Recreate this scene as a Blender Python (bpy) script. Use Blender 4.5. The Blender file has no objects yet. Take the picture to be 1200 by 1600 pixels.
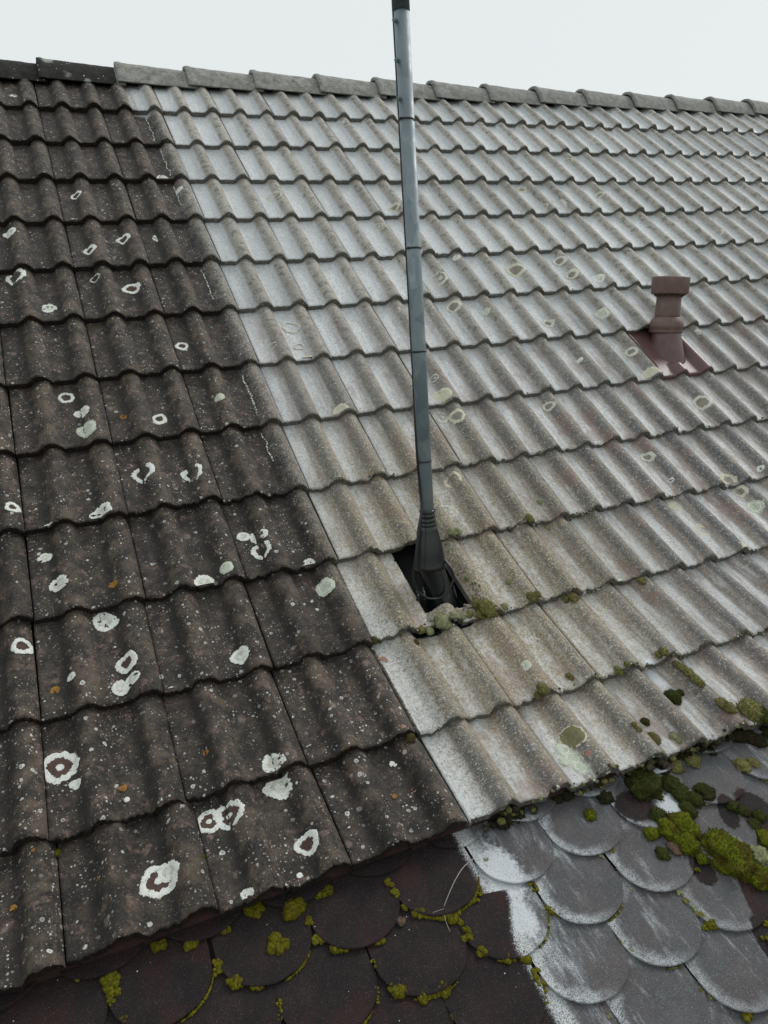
import bpy, bmesh, math, random
import numpy as np
from mathutils import Matrix, Vector, noise

# ------------------------------------------------------------------ camera, light, exposure
sc = bpy.context.scene
COL = sc.collection
cam_d = bpy.data.cameras.new('camera')
cam_d.sensor_fit = 'VERTICAL'
cam_d.sensor_height = 24.0
cam_d.lens = 1186.236 * 24.0 / 1600.0
cam_d.clip_start = 0.02
cam_d.clip_end = 3000.0
cam = bpy.data.objects.new('camera', cam_d)
COL.objects.link(cam)
CR = ((0.9164918, -0.3948627, -0.0642357), (-0.1568713, -0.2070088, -0.9656805), (0.3680139, 0.8951150, -0.2516645))
cam.matrix_world = Matrix((
    (CR[0][0], -CR[1][0], -CR[2][0], -0.73571),
    (CR[0][1], -CR[1][1], -CR[2][1], -4.44758),
    (CR[0][2], -CR[1][2], -CR[2][2], -1.10200),
    (0, 0, 0, 1)))
sc.camera = cam

world = bpy.data.worlds.new('World')
sc.world = world
world.use_nodes = True
wn = world.node_tree
wn.nodes.clear()
sky = wn.nodes.new('ShaderNodeTexSky')
sky.sky_type = 'NISHITA'
sky.sun_disc = False
SUN_ELEV, SUN_AZ = math.radians(38), math.radians(72)      # azimuth from +Y (behind the ridge) towards +X
sky.sun_elevation = SUN_ELEV
sky.sun_rotation = SUN_AZ
mixn = wn.nodes.new('ShaderNodeMix'); mixn.data_type = 'RGBA'
mixn.inputs['Factor'].default_value = 0.95                 # closed overcast layer over the clear sky
mixn.inputs['B'].default_value = (6.48, 6.78, 6.74, 1)
bg = wn.nodes.new('ShaderNodeBackground'); bg.inputs['Strength'].default_value = 0.125
wo = wn.nodes.new('ShaderNodeOutputWorld')
wn.links.new(sky.outputs[0], mixn.inputs['A'])
wn.links.new(mixn.outputs['Result'], bg.inputs['Color'])
wn.links.new(bg.outputs[0], wo.inputs['Surface'])

sun_d = bpy.data.lights.new('sun', 'SUN')
sun_d.energy = 1.55
sun_d.angle = math.radians(22)
sun_d.color = (1.0, 0.985, 0.96)
sun = bpy.data.objects.new('sun', sun_d)
COL.objects.link(sun)
sdir = Vector((math.sin(SUN_AZ) * math.cos(SUN_ELEV), math.cos(SUN_AZ) * math.cos(SUN_ELEV), math.sin(SUN_ELEV)))
sun.rotation_euler = sdir.to_track_quat('Z', 'Y').to_euler()
sc.view_settings.view_transform = 'Standard'
sc.view_settings.look = 'None'
sc.view_settings.exposure = 0.0
sc.view_settings.gamma = 1.0
sc.view_settings.use_curve_mapping = False

# ------------------------------------------------------------------ geometry constants (metres; X along the ridge, Y up the slope, Z up)
W, G, T = 0.30, 0.323, 0.026             # tile cover width, gauge, front edge height
LICHEN = [
    (-0.863,12,0.184,0.0447,'K'), (-0.574,13,0.217,0.0328,'K'), (-0.527,13,0.212,0.0345,'K'), (-0.706,13,0.110,0.0400,'K'), (-0.682,13,0.123,0.0237,'D'), (-0.381,12,0.029,0.0287,'D'), 
    (-0.395,13,0.255,0.0346,'D'), (-0.381,13,0.078,0.0263,'R'), (-0.834,12,0.122,0.0136,'D'), (-0.537,13,0.011,0.0137,'D'), (-0.419,13,0.014,0.0070,'D'), (-0.728,12,0.044,0.0075,'D'), 
    (-0.720,8,0.252,0.0293,'R'), (-0.678,8,0.155,0.0266,'D'), (-0.672,8,0.063,0.0348,'G'), (-0.428,8,0.090,0.0272,'R'), (-0.527,9,0.167,0.0383,'R'), (-0.372,9,0.133,0.0344,'R'), 
    (-0.675,9,0.017,0.0340,'D'), (-0.924,9,0.083,0.0214,'R'), (-0.833,9,-0.011,0.0215,'R'), (-0.853,10,0.221,0.0190,'D'), (-0.826,10,0.103,0.0259,'D'), (-0.714,11,0.282,0.0328,'D'), 
    (-0.926,11,0.234,0.0274,'R'), (-0.677,11,0.117,0.0295,'R'), (-0.671,11,0.056,0.0204,'D'), (-0.706,11,0.042,0.0236,'D'), (-0.818,11,0.104,0.0118,'D'), (-0.383,11,0.053,0.0269,'D'), 
    (-0.580,11,-0.006,0.0136,'R'), (-0.268,10,0.171,0.0206,'D'), (-0.224,10,0.151,0.0267,'D'), (-0.229,10,0.094,0.0325,'R'), (-0.355,10,0.037,0.0214,'G'), (-0.428,10,0.013,0.0270,'D'), 
    (-0.097,10,0.012,0.0203,'D'), (-0.067,11,0.234,0.0298,'G'), (-0.200,8,0.145,0.0188,'G'), (-0.821,6,0.282,0.0403,'R'), (-0.718,6,0.078,0.0270,'D'), (-0.525,5,0.106,0.0267,'R'), 
    (-0.399,6,0.182,0.0365,'R'), (-0.527,6,0.261,0.0208,'F'), (-0.267,7,0.140,0.0248,'R'), (-0.527,4,0.202,0.0257,'R'), (-0.818,5,0.244,0.0264,'D'), (-0.555,4,-0.018,0.0303,'D'), 
    (-0.378,5,0.186,0.0303,'R'), (-0.227,5,0.203,0.0309,'D'), (-0.067,4,0.237,0.0181,'D'), (-0.274,4,-0.013,0.0199,'D'), (-0.122,3,0.014,0.0273,'D'), (-0.708,1,0.111,0.0159,'D'), 
    (1.850,4,0.264,0.0290,'R'), (2.024,3,-0.001,0.0296,'F'), (1.996,4,0.093,0.0467,'F'), (2.332,4,0.177,0.0224,'R'), (1.871,4,0.056,0.0247,'F'), (0.972,4,0.062,0.0293,'R'), 
    (2.661,2,0.112,0.0366,'F'), (2.325,3,0.230,0.0234,'F'), (1.424,6,0.174,0.0443,'R'), (1.725,6,0.240,0.0329,'R'), (1.723,6,0.112,0.0323,'R'), (1.871,6,0.072,0.0293,'D'), 
    (2.927,5,0.097,0.0261,'F'), (1.145,6,0.282,0.0187,'D'), (0.977,6,0.130,0.0420,'F'), (0.978,7,0.264,0.0351,'R'), (1.125,7,0.213,0.0206,'G'), (1.405,7,0.101,0.0298,'R'), 
    (1.728,7,0.131,0.0340,'G'), (1.112,7,-0.018,0.0314,'R'), (1.732,8,0.015,0.0405,'Y'), (1.731,8,0.185,0.0268,'R'), (1.428,8,0.164,0.0115,'D'), (1.127,9,0.243,0.0241,'R'), 
    (1.881,9,0.138,0.0371,'R'), (2.186,8,0.269,0.0189,'D'), (0.675,8,0.033,0.0361,'Y'), (0.680,8,0.139,0.0184,'F'), (0.638,9,0.270,0.0331,'F'), (0.692,9,0.241,0.0329,'R'), 
    (0.675,7,0.251,0.0254,'F'), (0.535,10,0.261,0.0305,'R'), (1.415,10,0.222,0.0261,'R'), (1.425,10,0.076,0.0101,'D'), (1.691,10,0.024,0.0388,'R'), (1.718,11,0.295,0.0284,'R'), 
    (1.713,11,0.202,0.0354,'G'), (1.387,11,0.290,0.0297,'Y'), (1.878,10,0.047,0.0133,'D'), (1.081,10,0.078,0.0243,'F'), (0.906,11,-0.002,0.0195,'G'), (1.399,11,0.143,0.0360,'R'), 
    (1.474,11,0.005,0.0281,'Y'), (0.383,13,0.130,0.0327,'O'), (0.343,13,0.107,0.0221,'G'), (0.350,13,0.074,0.0253,'G'), (0.351,13,0.042,0.0233,'G'), (0.324,13,0.075,0.0151,'G'), 
    (0.193,7,0.210,0.0373,'F'), (0.186,7,0.079,0.0208,'F'), (0.200,7,-0.014,0.0334,'Y'), (0.228,8,0.015,0.0291,'Y'), (0.312,8,0.096,0.0175,'F'), (0.373,4,0.176,0.0344,'F'), 
    (0.075,7,0.085,0.0154,'F'), (0.830,5,0.239,0.0252,'F'), (0.971,2,0.266,0.0255,'F'), (0.519,12,0.211,0.0179,'F'), (0.393,12,0.096,0.0187,'G'), (0.457,10,0.122,0.0316,'F'), 
    (0.019,12,0.266,0.0168,'P'), (-0.087,13,0.130,0.0079,'P'), (-0.037,12,0.008,0.0118,'P'), (0.387,13,0.063,0.0101,'P'), (-0.102,13,0.220,0.0098,'D'), (-0.681,10,0.068,0.0169,'A'), 
    (-0.547,8,0.120,0.0157,'A'), (-0.732,12,0.078,0.0121,'A'), (-0.860,11,0.083,0.0150,'A'), (-0.139,13,0.130,0.0094,'A'), (-0.530,12,0.113,0.0096,'A'), (-0.945,13,0.260,0.0056,'A'), 
    (0.684,11,0.061,0.0148,'A'), (-0.826,13,0.157,0.0055,'A'), (-0.990,13,0.155,0.0106,'A'), ]
TILEMOSS = [
    (0.764,13,0.157,0.0243,'d'), (0.800,13,0.165,0.0113,'d'), (0.853,13,0.226,0.0135,'o'), (0.856,13,0.204,0.0153,'o'), (0.855,13,0.180,0.0152,'o'), (0.856,13,0.158,0.0132,'o'), 
    (0.849,13,0.249,0.0116,'o'), (0.858,13,0.071,0.0164,'o'), (0.863,13,0.049,0.0181,'o'), (0.603,13,0.052,0.0175,'o'), (0.622,13,0.109,0.0125,'d'), (0.561,13,0.095,0.0087,'o'), 
    (0.562,13,0.077,0.0087,'o'), (0.841,12,0.012,0.0137,'o'), (0.672,12,0.005,0.0133,'o'), (0.694,12,0.005,0.0095,'o'), (0.663,13,0.038,0.0123,'p'), (0.665,13,0.023,0.0087,'p'), 
    (0.230,11,-0.001,0.0235,'p'), (0.387,11,0.011,0.0260,'o'), (0.374,11,0.041,0.0202,'o'), (0.331,11,0.015,0.0140,'o'), (0.309,11,0.015,0.0119,'p'), (0.365,11,0.005,0.0160,'o'), 
    (0.412,12,0.319,0.0160,'o'), (0.458,11,0.012,0.0122,'p'), (0.158,11,-0.001,0.0116,'o'), (0.183,11,-0.012,0.0117,'p'), (0.264,11,0.004,0.0118,'p'), (0.712,10,0.003,0.0136,'o'), 
    (0.548,11,0.008,0.0164,'o'), (0.571,11,0.012,0.0123,'o'), (0.706,12,0.304,0.0167,'o'), (0.687,12,0.310,0.0126,'o'), (0.804,11,0.304,0.0115,'p'), (0.817,10,0.087,0.0118,'p'), 
    (0.525,11,0.102,0.0105,'p'), (0.995,12,0.309,0.0153,'o'), (0.404,10,0.005,0.0152,'p'), (0.432,10,0.009,0.0131,'p'), (0.387,11,0.144,0.0083,'p'), (0.946,13,0.036,0.0369,'o'), 
    (0.966,13,0.012,0.0257,'d'), (0.394,12,0.002,0.0164,'o'), (0.378,12,-0.003,0.0109,'o'), (0.515,12,0.033,0.0131,'o'), (0.828,12,0.016,0.0117,'o'), (-0.200,12,0.032,0.0016,'o'), 
    (-0.038,13,0.261,0.0134,'b'), (0.129,12,0.283,0.0095,'b'), (0.005,11,0.004,0.0113,'b'), (-0.900,13,0.255,0.0085,'y'), (-0.606,13,0.129,0.0043,'y'), ]
SMOSS = [
    (0.515,0.022,0.0438,0.85,'d'), (0.581,0.046,0.0236,0.86,'d'), (0.586,0.074,0.0251,0.80,'d'), (0.648,0.097,0.0268,0.75,'d'), (0.608,0.103,0.0216,0.77,'d'), 
    (0.569,0.121,0.0180,1.18,'d'), (0.523,0.159,0.0319,0.95,'g'), (0.480,0.147,0.0271,0.82,'g'), (0.481,0.112,0.0226,0.79,'d'), (0.492,0.174,0.0189,1.00,'g'), 
    (0.493,0.201,0.0312,0.70,'g'), (0.572,0.256,0.0511,0.91,'g'), (0.599,0.330,0.0302,0.75,'g'), (0.432,0.144,0.0174,0.82,'g'), (0.460,0.199,0.0155,0.90,'r'), 
    (0.420,0.200,0.0154,0.90,'d'), (0.503,0.243,0.0138,0.89,'g'), (0.696,0.258,0.0190,1.00,'g'), (0.644,0.287,0.0217,0.86,'p'), (0.689,0.157,0.0165,0.80,'d'), 
    (0.702,0.177,0.0164,0.80,'d'), (0.732,0.204,0.0163,0.90,'d'), (0.700,0.218,0.0145,0.89,'d'), (0.815,0.066,0.0210,0.83,'o'), (0.851,0.070,0.0158,0.89,'o'), 
    (0.694,-0.001,0.0210,1.00,'o'), (0.638,-0.004,0.0191,1.27,'o'), (0.586,-0.032,0.0244,0.71,'k'), (0.882,-0.024,0.0292,0.75,'k'), (0.911,-0.009,0.0256,0.79,'k'), 
    (0.926,0.017,0.0218,0.75,'k'), (0.976,-0.003,0.0184,0.90,'k'), (0.103,-0.025,0.0238,0.93,'k'), (0.141,-0.027,0.0256,0.81,'k'), (0.298,-0.033,0.0231,0.71,'k'), 
    (0.267,-0.028,0.0164,0.80,'k'), (0.389,0.015,0.0198,0.83,'k'), (0.320,0.046,0.0145,1.00,'g'), (0.592,0.000,0.0138,1.00,'k'), (0.534,-0.021,0.0172,0.80,'k'), 
    (0.767,-0.005,0.0142,0.88,'k'), ]
SEAM = [
    (-0.224,0.030,0.0101,1.14,'y'), (-0.220,0.059,0.0114,1.12,'y'), (-0.216,0.095,0.0099,0.71,'y'), (-0.192,0.120,0.0140,0.60,'y'), (-0.152,0.144,0.0112,0.62,'y'), 
    (-0.127,0.160,0.0167,1.08,'y'), (-0.113,0.148,0.0113,1.00,'y'), (-0.118,0.196,0.0124,1.33,'y'), (-0.105,0.240,0.0121,0.89,'y'), (-0.234,0.120,0.0111,1.12,'r'), 
    (-0.296,0.142,0.0122,0.67,'y'), (-0.387,0.125,0.0147,0.64,'y'), (-0.369,0.132,0.0080,0.67,'y'), (-0.417,0.091,0.0108,0.75,'y'), (-0.410,0.100,0.0081,0.67,'y'), 
    (-0.423,0.046,0.0096,1.43,'y'), (-0.448,0.013,0.0278,0.45,'y'), (-0.380,0.001,0.0142,0.60,'y'), (-0.360,-0.003,0.0128,0.67,'y'), (-0.493,0.071,0.0228,0.76,'y'), 
    (-0.312,0.236,0.0090,1.00,'y'), (-0.300,0.248,0.0167,0.62,'y'), (-0.253,0.275,0.0154,0.58,'y'), (-0.232,0.278,0.0116,0.67,'y'), (-0.212,0.279,0.0155,0.75,'y'), 
    (-0.337,0.233,0.0051,2.00,'y'), (-0.346,0.247,0.0051,2.00,'y'), (-0.326,0.182,0.0053,2.00,'y'), (-0.062,0.135,0.0086,1.00,'y'), (-0.039,0.113,0.0058,1.75,'y'), 
    (-0.043,0.125,0.0058,1.50,'y'), (-0.825,0.016,0.0165,0.92,'y'), (-0.824,0.040,0.0138,0.91,'y'), (-0.621,0.063,0.0091,0.86,'y'), (-0.624,0.079,0.0103,1.00,'y'), 
    (-0.601,0.113,0.0166,0.62,'y'), (-0.561,0.135,0.0140,0.45,'y'), (-0.521,-0.013,0.0208,0.67,'y'), (-0.592,0.004,0.0108,0.88,'y'), (-0.662,0.006,0.0159,0.42,'y'), 
    (-0.723,-0.015,0.0159,0.50,'y'), (-0.885,-0.007,0.0114,0.56,'y'), (-0.528,0.186,0.0063,1.80,'y'), (-0.533,0.204,0.0074,1.50,'y'), (-0.829,0.063,0.0074,1.67,'y'), 
    (-0.808,0.104,0.0098,0.88,'y'), (0.079,0.157,0.0088,1.33,'y'), (0.083,0.211,0.0086,0.83,'y'), (0.090,0.227,0.0114,0.75,'y'), (-0.019,0.285,0.0148,0.82,'y'), 
    (-0.019,0.321,0.0106,1.00,'y'), (-0.020,0.338,0.0092,1.29,'y'), (-0.057,0.273,0.0134,0.50,'y'), (-0.023,0.354,0.0065,1.60,'y'), (-0.029,0.370,0.0052,2.00,'y'), 
    (0.391,0.289,0.0074,1.00,'p'), (0.391,0.314,0.0087,0.83,'o'), (0.397,0.348,0.0086,1.00,'o'), (0.395,0.333,0.0072,1.00,'p'), (0.406,0.376,0.0128,0.67,'y'), 
    (0.336,0.549,0.0116,0.67,'y'), (0.524,0.420,0.0086,0.83,'y'), (0.497,0.446,0.0084,0.83,'y'), (0.471,0.262,0.0061,1.00,'y'), (0.198,0.355,0.0055,0.75,'p'), 
    (0.290,0.246,0.0044,1.00,'o'), (0.148,0.263,0.0099,0.57,'p'), (0.012,0.060,0.0060,0.75,'p'), (0.309,0.146,0.0077,0.80,'o'), (0.276,0.151,0.0061,1.00,'p'), 
    (0.384,0.377,0.0071,0.80,'y'), (0.282,0.476,0.0053,1.00,'o'), (0.292,0.493,0.0052,1.00,'o'), (0.073,0.445,0.0051,0.75,'p'), ]
PY = [0.2467, 0.0, -0.2467, -0.4937, -0.7414, -0.9886, -1.2351, -1.4817, -1.7297, -1.9832, -2.2435, -2.5158, -2.8044, -3.0595]
PZ = [0.2092, 0.0, -0.2092, -0.4181, -0.6262, -0.8349, -1.0443, -1.2537, -1.4613, -1.6623, -1.8543, -2.029, -2.1752, -2.2865]

def props(o, label=None, cat=None, group=None, kind=None):
    if label: o['label'] = label
    if cat: o['category'] = cat
    if group: o['group'] = group
    if kind: o['kind'] = kind
    return o


def link(name, me, parent=None, mat=None, matrix=None):
    o = bpy.data.objects.new(name, me)
    COL.objects.link(o)
    if mat is not None:
        if len(me.materials) == 0:
            me.materials.append(mat)
        elif me.materials[0] != mat:
            o.material_slots[0].link = 'OBJECT'
            o.material_slots[0].material = mat
    if matrix is not None:
        o.matrix_world = matrix
    if parent is not None:
        o.parent = parent
        o.matrix_parent_inverse = Matrix.Identity(4)
        if matrix is not None:
            o.matrix_basis = WM[parent.name].inverted() @ matrix
        WM[o.name] = matrix if matrix is not None else WM.get(parent.name, Matrix.Identity(4))
    else:
        WM[o.name] = matrix if matrix is not None else Matrix.Identity(4)
    return o


WM = {}


def empty(name, loc=(0, 0, 0)):
    o = bpy.data.objects.new(name, None)
    COL.objects.link(o)
    o.empty_display_size = 0.05
    o.location = loc
    WM[o.name] = Matrix.Translation(loc)
    return o


def mesh(name, v, f, smooth=True):
    me = bpy.data.meshes.new(name)
    me.from_pydata([tuple(q) for q in v], [], f)
    me.update()
    if smooth:
        me.polygons.foreach_set('use_smooth', [True] * len(me.polygons))
    return me


# ------------------------------------------------------------------ node helpers
class NT:
    def __init__(self, name):
        self.m = bpy.data.materials.new(name)
        self.m.use_nodes = True
        self.t = self.m.node_tree
        self.b = self.t.nodes['Principled BSDF']
        g = self.t.nodes.new('ShaderNodeNewGeometry')
        self.pos = g.outputs['Position']
        s = self.t.nodes.new('ShaderNodeSeparateXYZ')
        self.lk(self.pos, s.inputs[0])
        self.x, self.y, self.z = s.outputs

    def lk(self, a, b):
        self.t.links.new(a, b)

    def put(self, sock, v):
        if hasattr(v, 'is_linked') or isinstance(v, bpy.types.NodeSocket):
            self.lk(v, sock)
        elif isinstance(v, (tuple, list)) and len(v) == 3 and sock.type == 'RGBA':
            sock.default_value = (*v, 1)
        else:
            sock.default_value = v

    def math(self, op, a, b=0.0, c=0.0, clamp=False):
        n = self.t.nodes.new('ShaderNodeMath')
        n.operation = op
        n.use_clamp = clamp
        self.put(n.inputs[0], a); self.put(n.inputs[1], b); self.put(n.inputs[2], c)
        return n.outputs[0]

    def add(self, a, b): return self.math('ADD', a, b)
    def mul(self, a, b): return self.math('MULTIPLY', a, b)
    def sub(self, a, b): return self.math('SUBTRACT', a, b)
    def mx(self, a, b): return self.math('MAXIMUM', a, b)
    def mn(self, a, b): return self.math('MINIMUM', a, b)

    def step(self, v, a, b, lo=0.0, hi=1.0):
        n = self.t.nodes.new('ShaderNodeMapRange')
        n.interpolation_type = 'SMOOTHSTEP'
        self.put(n.inputs['Value'], v)
        n.inputs['From Min'].default_value = a; n.inputs['From Max'].default_value = b
        n.inputs['To Min'].default_value = lo; n.inputs['To Max'].default_value = hi
        return n.outputs[0]

    def vec(self, sx=1, sy=1, sz=1, src=None, off=(0, 0, 0)):
        n = self.t.nodes.new('ShaderNodeMapping')
        self.put(n.inputs['Vector'], src or self.pos)
        n.inputs['Scale'].default_value = (sx, sy, sz)
        n.inputs['Location'].default_value = off
        return n.outputs[0]

    def noise(self, scale, detail=4, rough=0.6, vec=None, dist=0.0):
        n = self.t.nodes.new('ShaderNodeTexNoise')
        self.put(n.inputs['Vector'], vec or self.pos)
        n.inputs['Scale'].default_value = scale
        n.inputs['Detail'].default_value = detail
        n.inputs['Roughness'].default_value = rough
        n.inputs['Distortion'].default_value = dist
        return n.outputs['Fac']

    def warp(self, scale, amt):
        n = self.t.nodes.new('ShaderNodeTexNoise')
        self.put(n.inputs['Vector'], self.pos)
        n.inputs['Scale'].default_value = scale
        n.inputs['Detail'].default_value = 3
        v = self.t.nodes.new('ShaderNodeVectorMath'); v.operation = 'SCALE'
        self.lk(n.outputs['Color'], v.inputs[0]); v.inputs['Scale'].default_value = amt
        w = self.t.nodes.new('ShaderNodeVectorMath'); w.operation = 'ADD'
        self.lk(v.outputs[0], w.inputs[0]); self.lk(self.pos, w.inputs[1])
        return w.outputs[0]

    def voro(self, scale, vec=None, rnd=1.0):
        n = self.t.nodes.new('ShaderNodeTexVoronoi')
        self.put(n.inputs['Vector'], vec or self.pos)
        n.inputs['Scale'].default_value = scale
        n.inputs['Randomness'].default_value = rnd
        s = self.t.nodes.new('ShaderNodeSeparateColor')
        self.lk(n.outputs['Color'], s.inputs[0])
        return n.outputs['Distance'], s.outputs[0], s.outputs[1]

    def spots(self, scale, share, r0, r1, vec=None, ring=False, soft=0.06):
        """round spots: a share of the cells holds one of radius r0..r1 (in cells)"""
        d, c1, c2 = self.voro(scale, vec)
        on = self.math('LESS_THAN', c1, share)
        r = self.add(self.mul(c2, r1 - r0), r0)
        q = self.math('DIVIDE', d, r)
        disc = self.step(q, 1.0 - soft * 3, 1.0 + soft, 1.0, 0.0)
        if ring:
            hole = self.step(q, 0.35, 0.6, 0.45, 1.0)
            disc = self.mul(disc, hole)
        return self.mul(disc, on)

    def mix(self, f, a, b):
        n = self.t.nodes.new('ShaderNodeMix')
        n.data_type = 'RGBA'
        self.put(n.inputs['Factor'], f); self.put(n.inputs['A'], a); self.put(n.inputs['B'], b)
        return n.outputs['Result']

    def ramp(self, f, stops):
        n = self.t.nodes.new('ShaderNodeValToRGB')
        e = n.color_ramp.elements
        e[0].position, e[0].color = stops[0][0], (*stops[0][1], 1)
        e[1].position, e[1].color = stops[-1][0], (*stops[-1][1], 1)
        for p, c in stops[1:-1]:
            k = e.new(p); k.color = (*c, 1)
        self.put(n.inputs[0], f)
        return n.outputs[0]

    def bump(self, h, dist, strength=1.0, normal=None):
        n = self.t.nodes.new('ShaderNodeBump')
        n.inputs['Distance'].default_value = dist
        n.inputs['Strength'].default_value = strength
        self.put(n.inputs['Height'], h)
        if normal is not None: self.lk(normal, n.inputs['Normal'])
        return n.outputs[0]

    def out(self, col, rough=0.9, bump=None, spec=0.3, metal=0.0):
        self.put(self.b.inputs['Base Color'], col)
        self.put(self.b.inputs['Roughness'], rough)
        self.put(self.b.inputs['Specular IOR Level'], spec)
        self.put(self.b.inputs['Metallic'], metal)
        if bump is not None: self.lk(bump, self.b.inputs['Normal'])
        return self.m


# ------------------------------------------------------------------ materials
def tile_material(name, edge=False):
    n = NT(name)
    big = n.noise(5, 3)
    mid = n.noise(22, 7, 0.7)
    fine = n.noise(130, 5, 0.75)
    grain = n.noise(520, 2, 0.6)
    # weathered part of the roof ends at the seam X = 0; the roll left of the seam is half clean
    seam = n.add(n.x, n.mul(n.sub(mid, 0.5), 0.07))
    seam = n.add(seam, n.mul(n.sub(fine, 0.5), 0.10))
    seam = n.add(seam, n.step(n.y, -0.03, 0.02, 0.0, 0.13))
    rag = n.add(n.x, n.add(n.mul(n.sub(fine, 0.5), 0.016), n.step(n.y, -0.03, 0.02, 0.0, 0.13)))
    clean = n.step(rag, -0.003, 0.001)
    lowrow = n.step(n.y, -1.75, -2.35)
    speck = n.step(n.add(n.mul(fine, 0.6), n.mul(n.noise(300, 3, 0.7), 0.4)), 0.46, 0.56)
    grad = n.step(n.add(seam, n.mul(lowrow, -0.03)), -0.095, -0.015)
    half = n.mul(n.mul(grad, n.add(n.mul(speck, 0.60), 0.40)), n.step(n.y, -2.3, -2.62, 1.0, 0.15))
    pale_m = n.mx(clean, half)
    # rolls: X modulo half a tile
    t = n.math('ABSOLUTE', n.sub(n.math('MODULO', n.add(n.x, 30.0), 0.15), 0.1095))
    roll = n.step(t, 0.026, 0.040, 1.0, 0.0)
    low = n.step(n.add(n.y, n.mul(n.sub(big, 0.5), 0.7)), -0.9, -2.1)          # towards the eave
    # ---- dark weathered concrete
    dark = n.ramp(n.add(n.mul(mid, 0.75), n.mul(fine, 0.25)),
                  [(0.33, (0.010, 0.009, 0.008)), (0.46, (0.031, 0.026, 0.022)), (0.58, (0.080, 0.063, 0.051)), (0.71, (0.190, 0.150, 0.122))])
    dg = n.add(n.mul(n.noise(260, 3, 0.75, vec=n.vec(off=(3, 9, 3))), 0.6), n.mul(n.noise(95, 5, 0.8), 0.4))
    brown = n.mul(n.mul(roll, 0.75), n.step(n.noise(11, 5, 0.7), 0.45, 0.62))
    dark = n.mix(brown, dark, (0.125, 0.096, 0.068))
    red = n.step(n.noise(27, 6, 0.7, vec=n.vec(off=(3, 1, 2))), 0.57, 0.63)
    dark = n.mix(n.mul(red, n.step(fine, 0.36, 0.55, 0.15, 0.8)), dark, (0.22, 0.145, 0.125))
    olive = n.spots(13, 0.22, 0.12, 0.34, vec=n.warp(40, 0.02), soft=0.2)
    dark = n.mix(n.mul(olive, 0.45), dark, (0.105, 0.095, 0.045))
    pink = n.spots(21, 0.16, 0.10, 0.28, vec=n.warp(90, 0.018), soft=0.2)
    dark = n.mix(n.mul(pink, 0.55), dark, (0.34, 0.25, 0.22))
    w1 = n.spots(42, 0.42, 0.05, 0.26, vec=n.warp(110, 0.007), ring=True)
    w0 = n.mul(n.spots(30, 0.55, 0.05, 0.22, vec=n.warp(90, 0.010), ring=True), n.step(n.y, -1.2, -2.0, 0.35, 1.0))
    w2 = n.spots(110, 0.32, 0.08, 0.36, vec=n.warp(200, 0.004))
    w3 = n.spots(260, 0.15, 0.14, 0.42)
    dens = n.mul(n.step(n.noise(6, 3, vec=n.vec(off=(7, 3, 1))), 0.40, 0.58, 0.45, 1.0), n.step(n.noise(19, 3, 0.7, vec=n.vec(off=(2, 3, 8))), 0.40, 0.52, 0.25, 1.0))
    wh = n.mx(n.mul(n.mx(n.mx(w1, w2), w3), dens), w0)
    dark = n.mix(n.mul(wh, 0.92), dark, (0.76, 0.77, 0.72))
    orange = n.spots(19, 0.06, 0.04, 0.12, vec=n.warp(120, 0.02), soft=0.15)
    dark = n.mix(n.mul(orange, 0.75), dark, (0.36, 0.16, 0.045))
    dark = n.mix(n.step(dg, 0.49, 0.36, 0.0, 0.8), dark, (0.008, 0.007, 0.007))
    dark = n.mix(n.step(dg, 0.54, 0.66, 0.0, 0.6), dark, (0.20, 0.165, 0.135))
    # darker band along the left foot of each roll
    xd = n.math('MODULO', n.add(n.x, 30.0), 0.15)
    dark = n.mix(n.mul(n.step(n.math('ABSOLUTE', n.sub(n.add(xd, n.mul(n.sub(mid, .5), .05)), 0.068)), 0.022, 0.004), 0.55), dark, (0.012, 0.011, 0.010))
    # ---- washed pale concrete
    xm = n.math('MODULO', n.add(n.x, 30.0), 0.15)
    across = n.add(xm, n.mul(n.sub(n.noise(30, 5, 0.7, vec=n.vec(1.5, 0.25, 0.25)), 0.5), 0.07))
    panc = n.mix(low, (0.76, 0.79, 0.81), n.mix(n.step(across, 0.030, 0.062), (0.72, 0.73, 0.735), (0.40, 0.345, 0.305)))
    panc = n.mix(n.step(n.add(fine, n.mul(n.sub(grain, .5), .8)), 0.34, 0.62), n.mix(0.42, panc, (0.22, 0.215, 0.21)), panc)
    streak = n.noise(26, 6, 0.72, vec=n.vec(1.8, 0.22, 0.22))
    panc = n.mix(n.mul(n.step(streak, 0.50, 0.66), n.step(fine, .38, .6, .25, .8)), panc, n.mix(low, (0.86, 0.89, 0.91), (0.86, 0.88, 0.89)))
    panc = n.mix(n.mul(n.mul(n.step(streak, 0.50, 0.36), low), 0.5), panc, (0.24, 0.205, 0.185))
    rollc = n.mix(low, (0.40, 0.375, 0.335), n.mix(n.step(n.add(xm, n.mul(n.sub(mid, .5), .06)), 0.100, 0.122), (0.105, 0.103, 0.105), (0.225, 0.195, 0.150)))  # left flank darkened: shade of light from the right painted in, with crest deposits
    blotch = n.step(n.noise(36, 3, 0.55, dist=0.4), 0.54, 0.62)
    rollc = n.mix(n.mul(blotch, n.step(low, 0, 1, 0.85, 0.6)), rollc, n.mix(low, (0.155, 0.145, 0.115), (0.075, 0.068, 0.06)))
    rollc = n.mix(n.mul(n.step(n.noise(16, 4, 0.6, vec=n.vec(off=(1, 8, 3))), 0.52, 0.64), 0.45), rollc, (0.22, 0.175, 0.125))
    rollc = n.mix(n.mul(n.step(grain, 0.42, 0.62), 0.22), rollc, (0.45, 0.45, 0.43))
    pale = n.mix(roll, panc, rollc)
    gr = n.add(n.mul(n.noise(240, 3, 0.75), 0.6), n.mul(n.noise(75, 5, 0.8), 0.4))
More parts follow.
